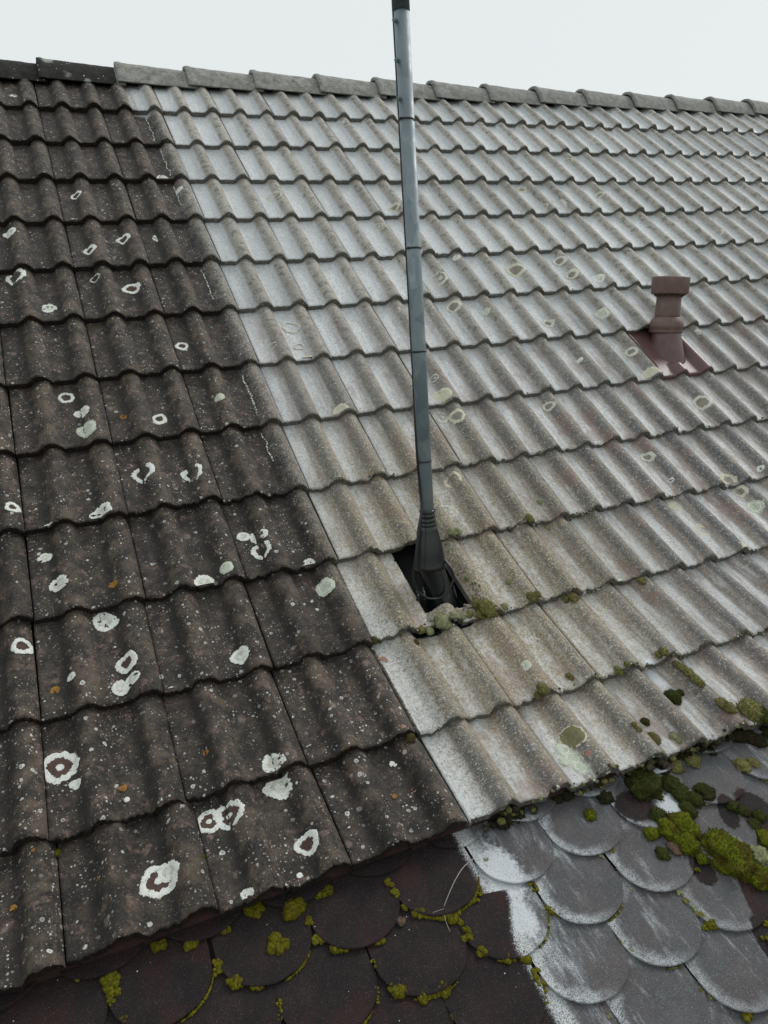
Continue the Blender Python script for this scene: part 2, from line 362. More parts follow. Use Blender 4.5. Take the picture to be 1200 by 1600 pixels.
    pale = n.mix(n.step(gr, 0.50, 0.37, 0.0, 0.80), pale, n.mix(0.75, pale, (0.10, 0.085, 0.07)))
    pale = n.mix(n.step(gr, 0.53, 0.63, 0.0, 0.75), pale, (0.74, 0.76, 0.77))
    # reddish bare concrete and yellowish algae lower down
    redp = n.mul(n.step(n.noise(9, 4, 0.6, vec=n.vec(1, 0.5, 0.5, off=(4, 4, 4))), 0.56, 0.64), n.mul(low, 0.55))
    pale = n.mix(redp, pale, (0.26, 0.165, 0.14))
    # algae centred below the mast
    dx = n.mul(n.sub(n.x, 0.42), 1.15); dy = n.mul(n.add(n.y, 2.40), 1.1)
    dd = n.math('SQRT', n.add(n.mul(dx, dx), n.mul(dy, dy)))
    alg = n.mul(n.step(n.add(dd, n.mul(n.sub(mid, .5), .8)), 1.0, 0.15), n.step(n.noise(48, 6, 0.75), 0.40, 0.60, 0.30, 1.0))
    pale = n.mix(n.mul(alg, 0.85), pale, n.mix(n.step(n.noise(150, 3), .45, .6), (0.235, 0.190, 0.095), (0.50, 0.45, 0.33)))
    gran = n.mx(n.spots(95, 0.28, 0.12, 0.36, vec=n.warp(150, 0.005)), n.spots(200, 0.2, 0.15, 0.42))
    gran = n.mul(gran, n.step(n.add(alg, n.mul(low, 0.35)), 0.05, 0.5, 0.10, 0.85))
    pale = n.mix(gran, pale, (0.58, 0.58, 0.50))
    # lime crust in the first pan right of the seam, lower rows
    cr = n.mul(n.step(n.math('ABSOLUTE', n.sub(n.x, 0.032)), 0.030, 0.052, 1.0, 0.0), n.step(n.y, -2.2, -2.55))
    cr = n.mul(cr, n.step(n.add(n.mul(gr, .6), n.mul(fine, .4)), 0.44, 0.56))
    pale = n.mix(n.mul(cr, 0.85), pale, (0.70, 0.72, 0.71))
    # hoar frost patches right of the moss on the lowest rows
    fr = None
    for (fx, fy, r) in ((0.775, -2.83, 0.034), (0.855, -2.80, 0.030), (0.70, -2.99, 0.045)):
        ax = n.mul(n.sub(n.x, fx), 1.6 / r); ay = n.mul(n.sub(n.y, fy), 0.8 / r)
        q = n.math('SQRT', n.add(n.mul(ax, ax), n.mul(ay, ay)))
        s = n.step(n.add(q, n.mul(n.sub(n.add(mid, fine), 1.0), 2.2)), 1.1, 0.7)
        fr = s if fr is None else n.mx(fr, s)
    pale = n.mix(n.mul(n.mul(fr, n.sub(1.0, roll)), .9), pale, (0.80, 0.84, 0.88))
    oi = n.t.nodes.new('ShaderNodeObjectInfo')
    rnd_ = oi.outputs['Random']
    pale = n.mix(n.step(rnd_, 0.80, 1.0, 0.0, 0.28), pale, n.mix(0.5, pale, (0.20, 0.15, 0.13)))
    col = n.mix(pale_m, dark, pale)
    hs = n.t.nodes.new('ShaderNodeHueSaturation')
    n.lk(n.add(n.mul(rnd_, 0.26), 0.87), hs.inputs['Value'])
    n.lk(col, hs.inputs['Color'])
    col = hs.outputs[0]
    if edge:
        col = n.mix(n.step(n.noise(110, 6, 0.8), 0.52, 0.66), n.mix(pale_m, (0.030, 0.024, 0.021), (0.15, 0.145, 0.13)), n.mix(pale_m, (0.10, 0.07, 0.055), (0.45, 0.45, 0.41)))
        return n.out(col, 0.95, n.bump(n.noise(160, 6, 0.8), 0.004), 0.1)
    h = n.add(n.add(n.mul(mid, 1.2), n.mul(fine, 0.7)), n.mul(grain, 0.35))
    h = n.add(h, n.mul(wh, n.sub(0.5, n.mul(pale_m, .5))))
    bmp = n.bump(h, 0.0055, 1.0)
    rough = n.mix(pale_m, (0.66,) * 3, n.mix(roll, (0.50,) * 3, (0.68,) * 3))
    return n.out(col, rough, bmp, n.step(pale_m, 0, 1, 0.42, 0.5))


TILE_TOP = tile_material('weathered_concrete_tile')
TILE_EDGE = tile_material('tile_cut_edge', True)


def plain(name, col, rough=0.6, spec=0.5, var=0.25, scale=20, bump=0.0, bscale=200, metal=0.0, dirt=None):
    n = NT(name)
    c2 = tuple(q * (1 - var) for q in col)
    c3 = tuple(min(1, q * (1 + var)) for q in col)
    c = n.ramp(n.noise(scale, 6, 0.7), [(0.3, c2), (0.7, c3)])
    if dirt:
        c = n.mix(n.step(n.noise(scale * 2.3, 6, 0.7, vec=n.vec(off=(5, 5, 5))), 0.5, 0.68, 0, 0.6), c, dirt)
    b = n.bump(n.noise(bscale, 4, 0.7), bump) if bump else None
    return n.out(c, rough, b, spec, metal)


def ridge_material():
    n = NT('ridge_concrete')
    pm = n.step(n.add(n.x, n.mul(n.sub(n.noise(40, 4), .5), .01)), -0.197, -0.193)
    mid = n.noise(24, 7, 0.75)
    dark = n.ramp(mid, [(0.35, (0.012, 0.012, 0.012)), (0.6, (0.04, 0.038, 0.034)), (0.8, (0.1, 0.1, 0.09))])
    pat = n.spots(11, 0.6, 0.16, 0.45, vec=n.warp(50, 0.03), soft=0.12)
    dark = n.mix(n.mul(pat, .8), dark, (0.36, 0.38, 0.35))
    dark = n.mix(n.spots(70, 0.2, .1, .3), dark, (0.6, 0.62, 0.6))
    pale = n.ramp(n.add(n.mul(mid, .6), n.mul(n.noise(120, 5, .8), .4)), [(0.36, (0.10, 0.098, 0.082)), (0.5, (0.28, 0.28, 0.26)), (0.64, (0.46, 0.47, 0.45))])
    pale = n.mix(n.mul(n.step(n.noise(13, 5, .7), .5, .66), .5), pale, (0.17, 0.165, 0.12))
    # further along the ridge it is darker, greyer concrete
    pale = n.mix(n.step(n.x, 0.9, 2.6, 0, 0.3), pale, (0.20, 0.198, 0.192))
    return n.out(n.mix(pm, dark, pale), 0.85, n.bump(n.add(mid, n.mul(n.noise(170, 5, .8), .5)), 0.005), 0.3)


def shingle_material():
    n = NT('granulated_bitumen')
    ds = n.mul(n.sub(-3.06, n.y), 1.0 / math.cos(0.3304))
    mid = n.noise(14, 4, 0.6)
    fine = n.noise(90, 4, 0.7)
    g1 = n.noise(420, 2, 0.7)
    gd, gc, gc2 = n.voro(650)
    dark = n.ramp(n.add(n.mul(g1, .6), n.mul(mid, .4)), [(0.36, (0.007, 0.0062, 0.0070)), (0.53, (0.020, 0.0145, 0.0150)), (0.68, (0.060, 0.038, 0.036))])
    dark = n.mix(n.mul(n.step(n.noise(9, 3, vec=n.vec(off=(2, 0, 5))), 0.48, 0.64), 0.6), dark, (0.042, 0.017, 0.017))
    spk = n.math('LESS_THAN', gc, 0.06)
    dark = n.mix(n.mul(spk, n.step(gd, 0.5, 0.2)), dark, (0.21, 0.15, 0.145))
    dark = n.mix(n.mul(n.spots(150, 0.012, .1, .25), 1.0), dark, (0.6, 0.6, 0.6))
    # frosted zone
    b1 = n.step(ds, 0.128, 0.140, -0.035, 0.015)
    b2 = n.step(ds, 0.140, 0.27, 0.0, -0.050)
    bd = n.add(b1, b2)
    e = n.sub(n.add(n.x, n.mul(n.sub(g1, .5), .03)), bd)
    e = n.add(e, n.mul(n.sub(fine, .5), .02))
    fz = n.step(e, -0.004, 0.010)
    hole = None
    for (hx, hd, rx, ry, rot) in ((0.545, 0.385, 0.030, 0.12, 0.35), (0.50, 0.46, 0.03, 0.07, 0.2), (0.445, 0.065, 0.055, 0.05, 0.0), (0.665, 0.165, 0.026, 0.055, 0.5),
                                  (0.485, 0.265, 0.030, 0.045, 0.2), (0.60, 0.375, 0.04, 0.06, 0.0), (0.74, 0.19, 0.05, 0.07, 0.0)):
        ax, ay = n.sub(n.x, hx), n.sub(ds, hd)
        c, s = math.cos(rot), math.sin(rot)
        u = n.mul(n.add(n.mul(ax, c), n.mul(ay, s)), 1 / rx)
        v = n.mul(n.sub(n.mul(ay, c), n.mul(ax, s)), 1 / ry)
        q = n.math('SQRT', n.add(n.mul(u, u), n.mul(v, v)))
        k = n.step(n.add(q, n.mul(n.sub(fine, .5), .5)), 1.06, 0.86)
        hole = k if hole is None else n.mx(hole, k)
    fz = n.mul(fz, n.sub(1.0, hole))
    near = n.step(e, 0.0, 0.16, 1.0, 0.0)
    streak = n.noise(15, 6, 0.75, vec=n.vec(1.8, 0.35, 0.35))
    grey = n.ramp(n.add(n.mul(g1, .35), n.mul(mid, .65)), [(0.38, (0.080, 0.088, 0.096)), (0.62, (0.135, 0.130, 0.135))])
    grey = n.mix(n.mul(n.step(n.noise(7, 3, vec=n.vec(off=(9, 1, 5))), .46, .62), .45), grey, (0.105, 0.080, 0.083))
    amt = n.mul(n.step(n.add(streak, n.mul(near, 0.15)), 0.52, 0.76), n.step(g1, 0.38, 0.56, .25, 1.0))
    grey = n.mix(amt, grey, (0.66, 0.70, 0.74))
    oc = n.t.nodes.new('ShaderNodeTexCoord')
    os_ = n.t.nodes.new('ShaderNodeSeparateXYZ')
    n.lk(oc.outputs['Object'], os_.inputs[0])
    lx, ly = os_.outputs[0], n.sub(os_.outputs[1], 0.098)
    rr = n.math('SQRT', n.add(n.mul(lx, lx), n.mul(ly, ly)))
    wob = n.mul(n.sub(n.noise(22, 4, .6), .5), .05)
    side = n.mul(n.step(n.add(rr, wob), 0.068, 0.092), n.step(n.add(lx, wob), 0.045, -0.035))  # highlight on the lower left rim of each domed tab, painted in as frost
    side = n.mul(side, n.step(n.add(n.x, n.mul(ds, .3)), 0.75, 0.15, 0.25, 1.0))
    grey = n.mix(n.mul(side, n.step(n.add(g1, n.mul(n.sub(fine, .5), .6)), .40, .56, .15, .9)), grey, (0.66, 0.70, 0.73))
    grey = n.mix(n.step(n.add(n.mul(g1, .5), n.mul(n.noise(160, 3, .7), .5)), 0.50, 0.40, 0, .5), grey, (0.05, 0.05, 0.055))
    rim = n.mul(n.step(e, 0.0, 0.012, 0.0, 1.0), n.step(e, 0.028, 0.055, 1.0, 0.0))
    grey = n.mix(n.mul(rim, n.step(g1, .40, .55)), grey, (0.72, 0.74, 0.75))
    for (wx, wd, r) in ((0.60, 0.262, 0.034), (0.575, 0.03, 0.03), (0.585, 0.055, 0.02), (0.53, 0.10, 0.03), (0.015, 0.21, 0.034), (0.03, 0.10, 0.05)):
        ax, ay = n.mul(n.sub(n.x, wx), 1 / r), n.mul(n.sub(ds, wd), 0.6 / r)
        q = n.math('SQRT', n.add(n.mul(ax, ax), n.mul(ay, ay)))
        grey = n.mix(n.mul(n.step(n.add(q, n.mul(n.sub(fine, .5), 1.4)), 1.1, 0.6), n.step(g1, .36, .5, .5, .95)), grey, (0.78, 0.82, 0.86))
    spk2 = n.mul(n.math('LESS_THAN', gc2, 0.05), n.step(gd, 0.5, 0.2))
    grey = n.mix(n.mul(spk2, .8), grey, (0.72, 0.74, 0.76))
    col = n.mix(fz, dark, grey)
    b = n.bump(n.add(n.add(g1, n.mul(gd, .6)), n.mul(n.noise(120, 3, .6), .8)), 0.0035, 1.0)
    return n.out(col, n.step(fz, 0, 1, 0.80, 0.40), b, n.step(fz, 0, 1, 0.3, 0.5))


RIDGE = ridge_material()
SHINGLE = shingle_material()
MAROON = plain('maroon_plastic', (0.105, 0.056, 0.056), 0.36, 0.5, 0.18, 9, 0.0006, 300, dirt=(0.17, 0.10, 0.09))
MAROON_DULL = plain('faded_maroon_plastic', (0.145, 0.096, 0.084), 0.5, 0.4, 0.2, 9, 0.0008, 300, dirt=(0.23, 0.15, 0.13))
STRIP = plain('ridge_roll_plastic', (0.045, 0.028, 0.036), 0.6, 0.4, 0.3, 15, 0.001)
EAVE = plain('eave_board_paint', (0.040, 0.020, 0.019), 0.8, 0.3, 0.4, 30, 0.002)
FELT = plain('roofing_felt', (0.008, 0.008, 0.009), 0.9, 0.2, 0.3, 30, 0.002)
BLACK = plain('black_rubber', (0.005, 0.006, 0.0075), 0.27, 0.6, 0.3, 14, 0.0003, 120, dirt=(0.012, 0.013, 0.012))
CABLE = plain('black_cable_sheath', (0.008, 0.009, 0.010), 0.4, 0.5, 0.2)
TIE = plain('black_nylon', (0.03, 0.034, 0.038), 0.5, 0.4, 0.3)
GRIT = plain('pale_grit', (0.50, 0.50, 0.44), 0.9, 0.2, 0.3, 60, 0.002)
CRUMB = plain('dark_crumb', (0.06, 0.055, 0.04), 0.95, 0.1, 0.6, 90, 0.002)
MORTAR = plain('broken_concrete', (0.27, 0.245, 0.20), 0.95, 0.2, 0.55, 60, 0.006, 120, dirt=(0.12, 0.10, 0.06))
TWIG = plain('dry_grass_stalk', (0.36, 0.30, 0.29), 0.7, 0.3, 0.3)
GROUND = plain('lawn_and_paving', (0.07, 0.08, 0.045), 0.95, 0.1, 0.5, 0.4)


def zinc():
    n = NT('galvanised_steel')
    v = n.vec(1, 1, 0.55)
    d, c1, c2 = n.voro(34, v)
    big = n.noise(10, 4, 0.6, vec=v)
    c = n.ramp(n.add(n.mul(c1, .35), n.mul(big, .65)), [(0.3, (0.16, 0.205, 0.225)), (0.55, (0.215, 0.265, 0.285)), (0.8, (0.29, 0.345, 0.36))])
    c = n.mix(n.mul(n.step(n.noise(38, 6, .7, vec=n.vec(1, 1, 0.3)), .58, .68), .5), c, (0.40, 0.45, 0.46))
    return n.out(c, n.step(n.noise(16, 4), .3, .7, .45, .68), n.bump(n.noise(120, 4), 0.0005), 0.5, 0.25)


ZINC = zinc()


def lichen_mat(name, a, b, c, thr=0.5):
    n = NT(name)
    g = n.noise(330, 4, 0.75)
    m = n.noise(75, 4, 0.7)
    col = n.ramp(n.add(n.mul(g, .55), n.mul(m, .45)), [(0.37, c), (0.45, b), (0.60, a)])
    return n.out(col, 0.95, n.bump(n.add(g, m), 0.003), 0.15)


LM = {
    'D': lichen_mat('white_lichen', (0.86, 0.88, 0.83), (0.74, 0.76, 0.71), (0.20, 0.19, 0.17)),
    'G': lichen_mat('pale_green_lichen', (0.64, 0.68, 0.57), (0.50, 0.54, 0.44), (0.20, 0.23, 0.17)),
    'Y': lichen_mat('yellowish_lichen', (0.72, 0.71, 0.58), (0.58, 0.57, 0.43), (0.25, 0.24, 0.17)),
    'F': lichen_mat('faint_grey_lichen', (0.74, 0.74, 0.66), (0.58, 0.58, 0.50), (0.26, 0.255, 0.21)),
    'O': lichen_mat('olive_lichen', (0.24, 0.23, 0.13), (0.19, 0.18, 0.10), (0.12, 0.115, 0.06)),
    'P': lichen_mat('pink_lichen', (0.48, 0.26, 0.21), (0.36, 0.19, 0.15), (0.22, 0.12, 0.10)),
    'A': lichen_mat('orange_lichen', (0.42, 0.22, 0.06), (0.25, 0.13, 0.04), (0.08, 0.05, 0.02)),
    'B': lichen_mat('grey_brown_centre', (0.34, 0.32, 0.27), (0.26, 0.24, 0.205), (0.17, 0.155, 0.13)),
    'S': lichen_mat('bare_brown_centre', (0.135, 0.085, 0.07), (0.085, 0.058, 0.048), (0.035, 0.027, 0.022)),
}


def moss_mat(name, tip, body, brown, brown_amt=0.3):
    n = NT(name)
    c = n.mix(n.step(n.noise(190, 4, .75), .40, .60), body, tip)
    c = n.mix(n.mul(n.step(n.noise(26, 3, .6), .50, .62), brown_amt), c, brown)
    n.out(c, 0.95, n.bump(n.noise(500, 3, .8), 0.003), 0.1)
    return n.m


MM = {
    'g': moss_mat('bright_cushion_moss', (0.150, 0.165, 0.010), (0.045, 0.060, 0.006), (0.070, 0.050, 0.014), 0.75),
    'd': moss_mat('dark_cushion_moss', (0.058, 0.068, 0.014), (0.022, 0.030, 0.008), (0.040, 0.032, 0.014), 0.6),
    'y': moss_mat('yellow_green_moss', (0.185, 0.170, 0.014), (0.075, 0.075, 0.008), (0.085, 0.06, 0.012), 0.4),
    'o': moss_mat('olive_moss', (0.25, 0.24, 0.085), (0.095, 0.095, 0.035), (0.11, 0.085, 0.04), 0.6),
    'p': moss_mat('grey_green_moss', (0.33, 0.35, 0.20), (0.20, 0.22, 0.11), (0.22, 0.20, 0.12), 0.4),
    'k': moss_mat('blackish_moss', (0.040, 0.042, 0.018), (0.013, 0.014, 0.008), (0.035, 0.022, 0.014), 0.7),
    'r': moss_mat('brown_moss', (0.19, 0.125, 0.085), (0.09, 0.058, 0.042), (0.12, 0.09, 0.07), 0.4),
    'b': moss_mat('olive_brown_moss', (0.12, 0.105, 0.035), (0.045, 0.04, 0.018), (0.07, 0.045, 0.025), 0.6),
}

# ------------------------------------------------------------------ roof geometry
def prof(x):
    x = x % 0.15
    t = (x - 0.1095) / 0.039
    if abs(t) >= 1: return 0.0
    return 0.030 * ((1 + math.cos(math.pi * t)) / 2) ** 0.44


SHIFT = {1: -0.004, 2: -0.006, 3: -0.003, 8: 0.004, 9: 0.005, 10: 0.003, 11: -0.005, 12: -0.011, 13: 0.002}


def course_frame(k):
    """matrix of course k: origin at X=0 below its front edge, x along the eave, y up the slope, z off the roof"""
    fy, fz, by, bz = PY[k], PZ[k], PY[k - 1], PZ[k - 1]
    L = math.hypot(by - fy, bz - fz)
    ey, ez = (by - fy) / L, (bz - fz) / L
    return Matrix(((1, 0, 0, SHIFT.get(k, 0.0)), (0, ey, -ez, fy + ez * T), (0, ez, ey, fz - ey * T), (0, 0, 0, 1))), L


FR = {k: course_frame(k) for k in range(1, 14)}


def tile_top(x, y, L):
    return prof(x) + T * (1 - y / L)


def on_tile(X, k, y):
    """world point on the tile surface"""
    M, L = FR[k]
    return M @ Vector((X, y, tile_top(X - 0.0, y, L)))


def tile_mesh(name, seed, L, cut=None, rough=1.0, nx=46, ny=22, chip=1.0):
    rnd = random.Random(seed)
    ox, oy = rnd.uniform(0, 50), rnd.uniform(0, 50)
    x0, x1 = 0.0010, 0.2988
    back = L + 0.045
    xs = [x0 + (x1 - x0) * i / nx for i in range(nx + 1)]
    ys = [0.0, 0.004, 0.010] + [0.010 + (back - 0.010) * j / ny for j in range(1, ny + 1)]
    V, idx = [], {}
    for j, y in enumerate(ys):
        for i, x in enumerate(xs):
            z = tile_top(x, y, L)
            nz = noise.noise(Vector((ox + x * 30, oy + y * 30, 0))) * 0.0008 + noise.noise(Vector((ox + x * 110, oy + y * 110, 3))) * 0.0006
            z += nz * rough
            yy = y
            if j == 0:
                z -= 0.0035
            if j <= 2:
                e = noise.noise(Vector((ox + x * 45, 7, oy))) * 0.0035 + noise.noise(Vector((ox + x * 150, 9, oy))) * 0.003
                yy += e * chip * (1.0, 0.9, 0.5)[j]
                z -= max(0.0, noise.noise(Vector((ox + x * 60, 2, oy)))) * 0.004 * chip * (1.0, 0.5, 0.1)[j]
            xx = x
            if i in (0, nx):
                z -= 0.0012
                xx += noise.noise(Vector((ox, y * 40, i))) * 0.0006
            idx[i, j] = len(V)
            V.append((xx, yy, z))
    F, M = [], []
    keep = lambda i, j: not (cut and cut((xs[i] + xs[i + 1]) / 2, (ys[j] + ys[j + 1]) / 2, seed))
    cells = {(i, j) for j in range(len(ys) - 1) for i in range(nx) if keep(i, j)}
    for (i, j) in sorted(cells):
        F.append((idx[i, j], idx[i + 1, j], idx[i + 1, j + 1], idx[i, j + 1])); M.append(0)
    low = {}

    def lo(q):
        if q not in low:
            x, y, z = V[q]
            low[q] = len(V)
            V.append((x, y + (0.0015 if y < 0.02 else 0), z - 0.0215 - rnd.uniform(0, 0.001)))
        return low[q]
    for (i, j) in sorted(cells):
        for (di, dj, a, b) in ((0, -1, (i + 1, j), (i, j)), (0, 1, (i, j + 1), (i + 1, j + 1)), (-1, 0, (i, j), (i, j + 1)), (1, 0, (i + 1, j + 1), (i + 1, j))):
            if (i + di, j + dj) not in cells:
                p, q = idx[a], idx[b]
                F.append((p, q, lo(q), lo(p))); M.append(1)
    me = mesh(name, V, F)
    me.materials.append(TILE_TOP); me.materials.append(TILE_EDGE)
    me.polygons.foreach_set('material_index', M)
    me.polygons.foreach_set('use_smooth', [m == 0 for m in M])
    return me


# ------------------------------------------------------------------ ground far below
gm = mesh('ground', [(-900, -900, -8), (900, -900, -8), (900, 900, -8), (-900, 900, -8)], [(0, 1, 2, 3)], False)
props(link('ground', gm, None, GROUND), kind='structure')

# ------------------------------------------------------------------ the tiled roof
roof = props(empty('tiled_roof', (0, 0, -1.0)), 'double-roll concrete tile roof, dark and lichen-spotted on the left, pale grey on the right', 'roof')

# hole for the mast: between X = .198 and .360 in the eleventh course
H0, H1 = 0.194, 0.366


def cut_left(x, y, seed):           # tile left of the hole (its X runs 0...3)
    e = noise.noise(Vector((y * 40, 0, 3))) * 0.003
    return x > H0 + 0.004 + e and y > 0.052 + noise.noise(Vector((x * 60, 1, 1))) * 0.008


def cut_right(x, y, seed):          # tile right of the hole (X .3....6)
    e = noise.noise(Vector((y * 50, 5, 3))) * 0.004
    return x < H1 - 0.3 + e and y > 0.050 + noise.noise(Vector((x * 60, 8, 1))) * 0.010


GL = [FR[k][1] for k in range(0, 0)]
variants = [tile_mesh('roof_tile', s, G, chip=1.0) for s in range(7)]
low_variants = [tile_mesh('worn_roof_tile', 20 + s, 0.322, rough=1.5, chip=2.0) for s in range(5)]
eave_variants = [tile_mesh('eave_tile', 40 + s, FR[13][1], rough=1.6, chip=1.8) for s in range(5)]
UMAX = {1: 17, 2: 17, 3: 16, 4: 15, 5: 14, 6: 13, 7: 12, 8: 11, 9: 10, 10: 9, 11: 8, 12: 8, 13: 7}
UMIN = {k: -5 for k in range(1, 14)}
rnd = random.Random(11)
TILES = {}
for k in range(1, 14):
    M, L = FR[k]
    for u in range(UMIN[k], UMAX[k]):
        if (k, u) == (8, 6):
            continue                                         # the vent tile sits here
        if (k, u) == (11, 0):
            me = tile_mesh('cut_tile', 5, L, cut_left, 1.5, 60, 34, 2.0)
        elif (k, u) == (11, 1):
            me = tile_mesh('cut_tile', 6, L, cut_right, 1.5, 60, 34, 2.0)
        elif k == 13:
            me = rnd.choice(eave_variants)
        elif k >= 9:
            me = rnd.choice(low_variants)
        else:
            me = rnd.choice(variants)
        jit = Matrix.Translation((u * W + rnd.uniform(-1, 1) * 0.0012, rnd.uniform(-1, 1) * (0.004 if k < 9 else 0.006), rnd.uniform(0, 0.0012)))
        o = link('roof_tile', me, roof, None, M @ jit @ Matrix.Rotation(rnd.uniform(-1, 1) * 0.008, 4, 'Z') @ Matrix.Rotation(rnd.uniform(-1, 1) * 0.008, 4, 'Y'))
        TILES[k, u] = o
props(TILES[11, 0], 'tile cut away at its right half beside the mast hole')
props(TILES[11, 1], 'tile cut away at its left corner beside the mast hole')

# felt under the tiles, both slopes
dv = []
for X in (-1.6, 5.3):
    for k in range(0, 14):
        M, L = FR[max(k, 1)]
        off = -0.062
        p = Vector((0, PY[k], PZ[k])) + (M.to_3x3() @ Vector((0, 0, off)))
        dv.append((X, p.y, p.z))
nrow = 14
df = [(k, k + 1, nrow + k + 1, nrow + k) for k in range(13)]
link('roofing_felt', mesh('roofing_felt', dv, df, False), roof, FELT, Matrix.Identity(4))
apex_y, apex_z = 0.300, 0.254
bv = [(-1.6, PY[0], PZ[0] - 0.07), (5.3, PY[0], PZ[0] - 0.07), (5.3, apex_y, apex_z - 0.07), (-1.6, apex_y, apex_z - 0.07), (-1.6, 2.6, -1.7), (5.3, 2.6, -1.7)]
link('back_slope', mesh('back_slope', bv, [(0, 1, 2, 3), (3, 2, 5, 4)], False), roof, FELT, Matrix.Identity(4))

# ridge roll: folded plastic strip closing the gap under the ridge tiles
sv, sf = [], []
M1, L1 = FR[1]
nx = 23 * 24
for i in range(nx + 1):
    X = -1.5 + 6.9 * i / nx
    p = prof(X)
    for (y, z) in ((L1 - 0.020, p + 0.0035 + 0.001), (L1 - 0.010, p + 0.006), (L1 - 0.004, max(p, 0.012) + 0.012), (L1 + 0.002, 0.034), (L1 + 0.02, 0.040)):
        sv.append(M1 @ Vector((X, y, z)))
for i in range(nx):
    for j in range(4):
        a = i * 5 + j
        sf.append((a, a + 5, a + 6, a + 1))
link('ridge_roll', mesh('ridge_roll', sv, sf), roof, STRIP, Matrix.Identity(4))


# ridge tiles
def ridge_mesh(seed):
    rn = random.Random(seed)
    V, F = [], []
    Lr, n, m = 0.425, 26, 22
    prof_r = []
    for i in range(n + 1):
        a = math.pi * (i / n)
        # flattened angular cap: front foot at angle 0
        cy = -math.cos(a)
        cz = 1 - abs(cy) ** 2.2
        prof_r.append((cy, cz))
    for j in range(m + 1):
        s = j / m
        x = s * Lr
        r = 0.125 - 0.014 * s
        h = 0.122 - 0.014 * s
        bead = 0.005 * math.exp(-((x - 0.016) / 0.012) ** 2)
        for (cy, cz) in prof_r:
            nn = noise.noise(Vector((x * 25, cy * 5 + seed * 9, cz * 5))) * 0.002 + noise.noise(Vector((x * 90, cy * 16 + seed * 9, cz * 16))) * 0.0012
            xx = x + (noise.noise(Vector((seed * 5.3, cy * 6, cz * 6))) * 0.006 if j in (0, m) else 0)
            V.append((xx, cy * (r + bead + nn), cz * (h + bead + nn)))
    q = n + 1
    for j in range(m):
        for i in range(n):
            a = j * q + i
            F.append((a, a + q, a + q + 1, a + 1))
    base = len(V)
    for (x, y, z) in list(V):
        V.append((x, y * 0.87, z * 0.86 - 0.001))
    for j in range(m):
        for i in range(n):
            a = base + j * q + i
            F.append((a, a + 1, a + q + 1, a + q))
    for i in range(n):
        F.append((i, i + 1, base + i + 1, base + i))
        a = m * q + i
        F.append((a, base + a, base + a + 1, a + 1))
    for j in range(m):
        a = j * q
        F.append((a, base + a, base + a + q, a + q))
        a = j * q + n
        F.append((a, a + q, base + a + q, base + a))
    me = mesh('ridge_tile', V, F)
    me.materials.append(RIDGE)
    return me


rmeshes = [ridge_mesh(s) for s in range(4)]
RX = [-1.340, -0.955, -0.571, -0.183, 0.187, 0.565, 0.949, 1.330, 1.713, 2.101, 2.483, 2.865, 3.270, 3.651, 4.028, 4.400, 4.785]
for i, X in enumerate(RX):
    mtx = Matrix.Translation((X - 0.006, apex_y, 0.180 + rnd.uniform(-1, 1) * 0.002)) @ Matrix.Rotation(0.034 + rnd.uniform(-1, 1) * 0.004, 4, 'Y') @ Matrix.Rotation(rnd.uniform(-1, 1) * 0.006, 4, 'Z')
    o = link('ridge_tile', rmeshes[i % 4], roof, None, mtx)
    if X < -0.5: props(o, 'blackened ridge tile blotched with pale lichen')

# maroon board closing the eave under the last tiles
ev, ef = [], []
ZE = PZ[13]
for X in (-1.6, 5.3):
    ev += [(X, -3.034, ZE - 0.060), (X, -3.034, ZE - 0.018), (X, -3.010, ZE - 0.006), (X, -3.010, ZE - 0.060)]
ef = [(0, 1, 5, 4), (1, 2, 6, 5), (2, 3, 7, 6)]
link('eave_board', mesh('eave_board', ev, ef, False), roof, EAVE, Matrix.Identity(4))
# comb that fills the waves behind the board
cv, cf = [], []
n = 23 * 16
for i in range(n + 1):
    X = -1.5 + 6.9 * i / n
    cv += [(X, -3.036, ZE - 0.030), (X, -3.026, ZE - 0.012 + prof(X))]
cf = [(2 * i, 2 * i + 2, 2 * i + 3, 2 * i + 1) for i in range(n)]
link('eave_comb', mesh('eave_comb', cv, cf, False), roof, EAVE, Matrix.Identity(4))

# ------------------------------------------------------------------ the shingled roof below the eave
SS, SW, SE = 0.3304, 0.204, 0.137
cs, sn = math.cos(SS), math.sin(SS)
SM = Matrix(((1, 0, 0, 0), (0, cs, -sn, -3.06), (0, sn, cs, ZE - 0.05), (0, 0, 0, 1)))     # local y up the slope, 0 at the eave


def on_shingle(X, ds, h=0.0):
    return SM @ Vector((X, -ds, h))


sroof = props(empty('shingled_roof', (0, -3.06, ZE - 0.05)), 'scalloped bitumen shingle roof below the tiles, black on the left and frosted grey on the right, moss in its joints', 'roof')
TH = 0.0060


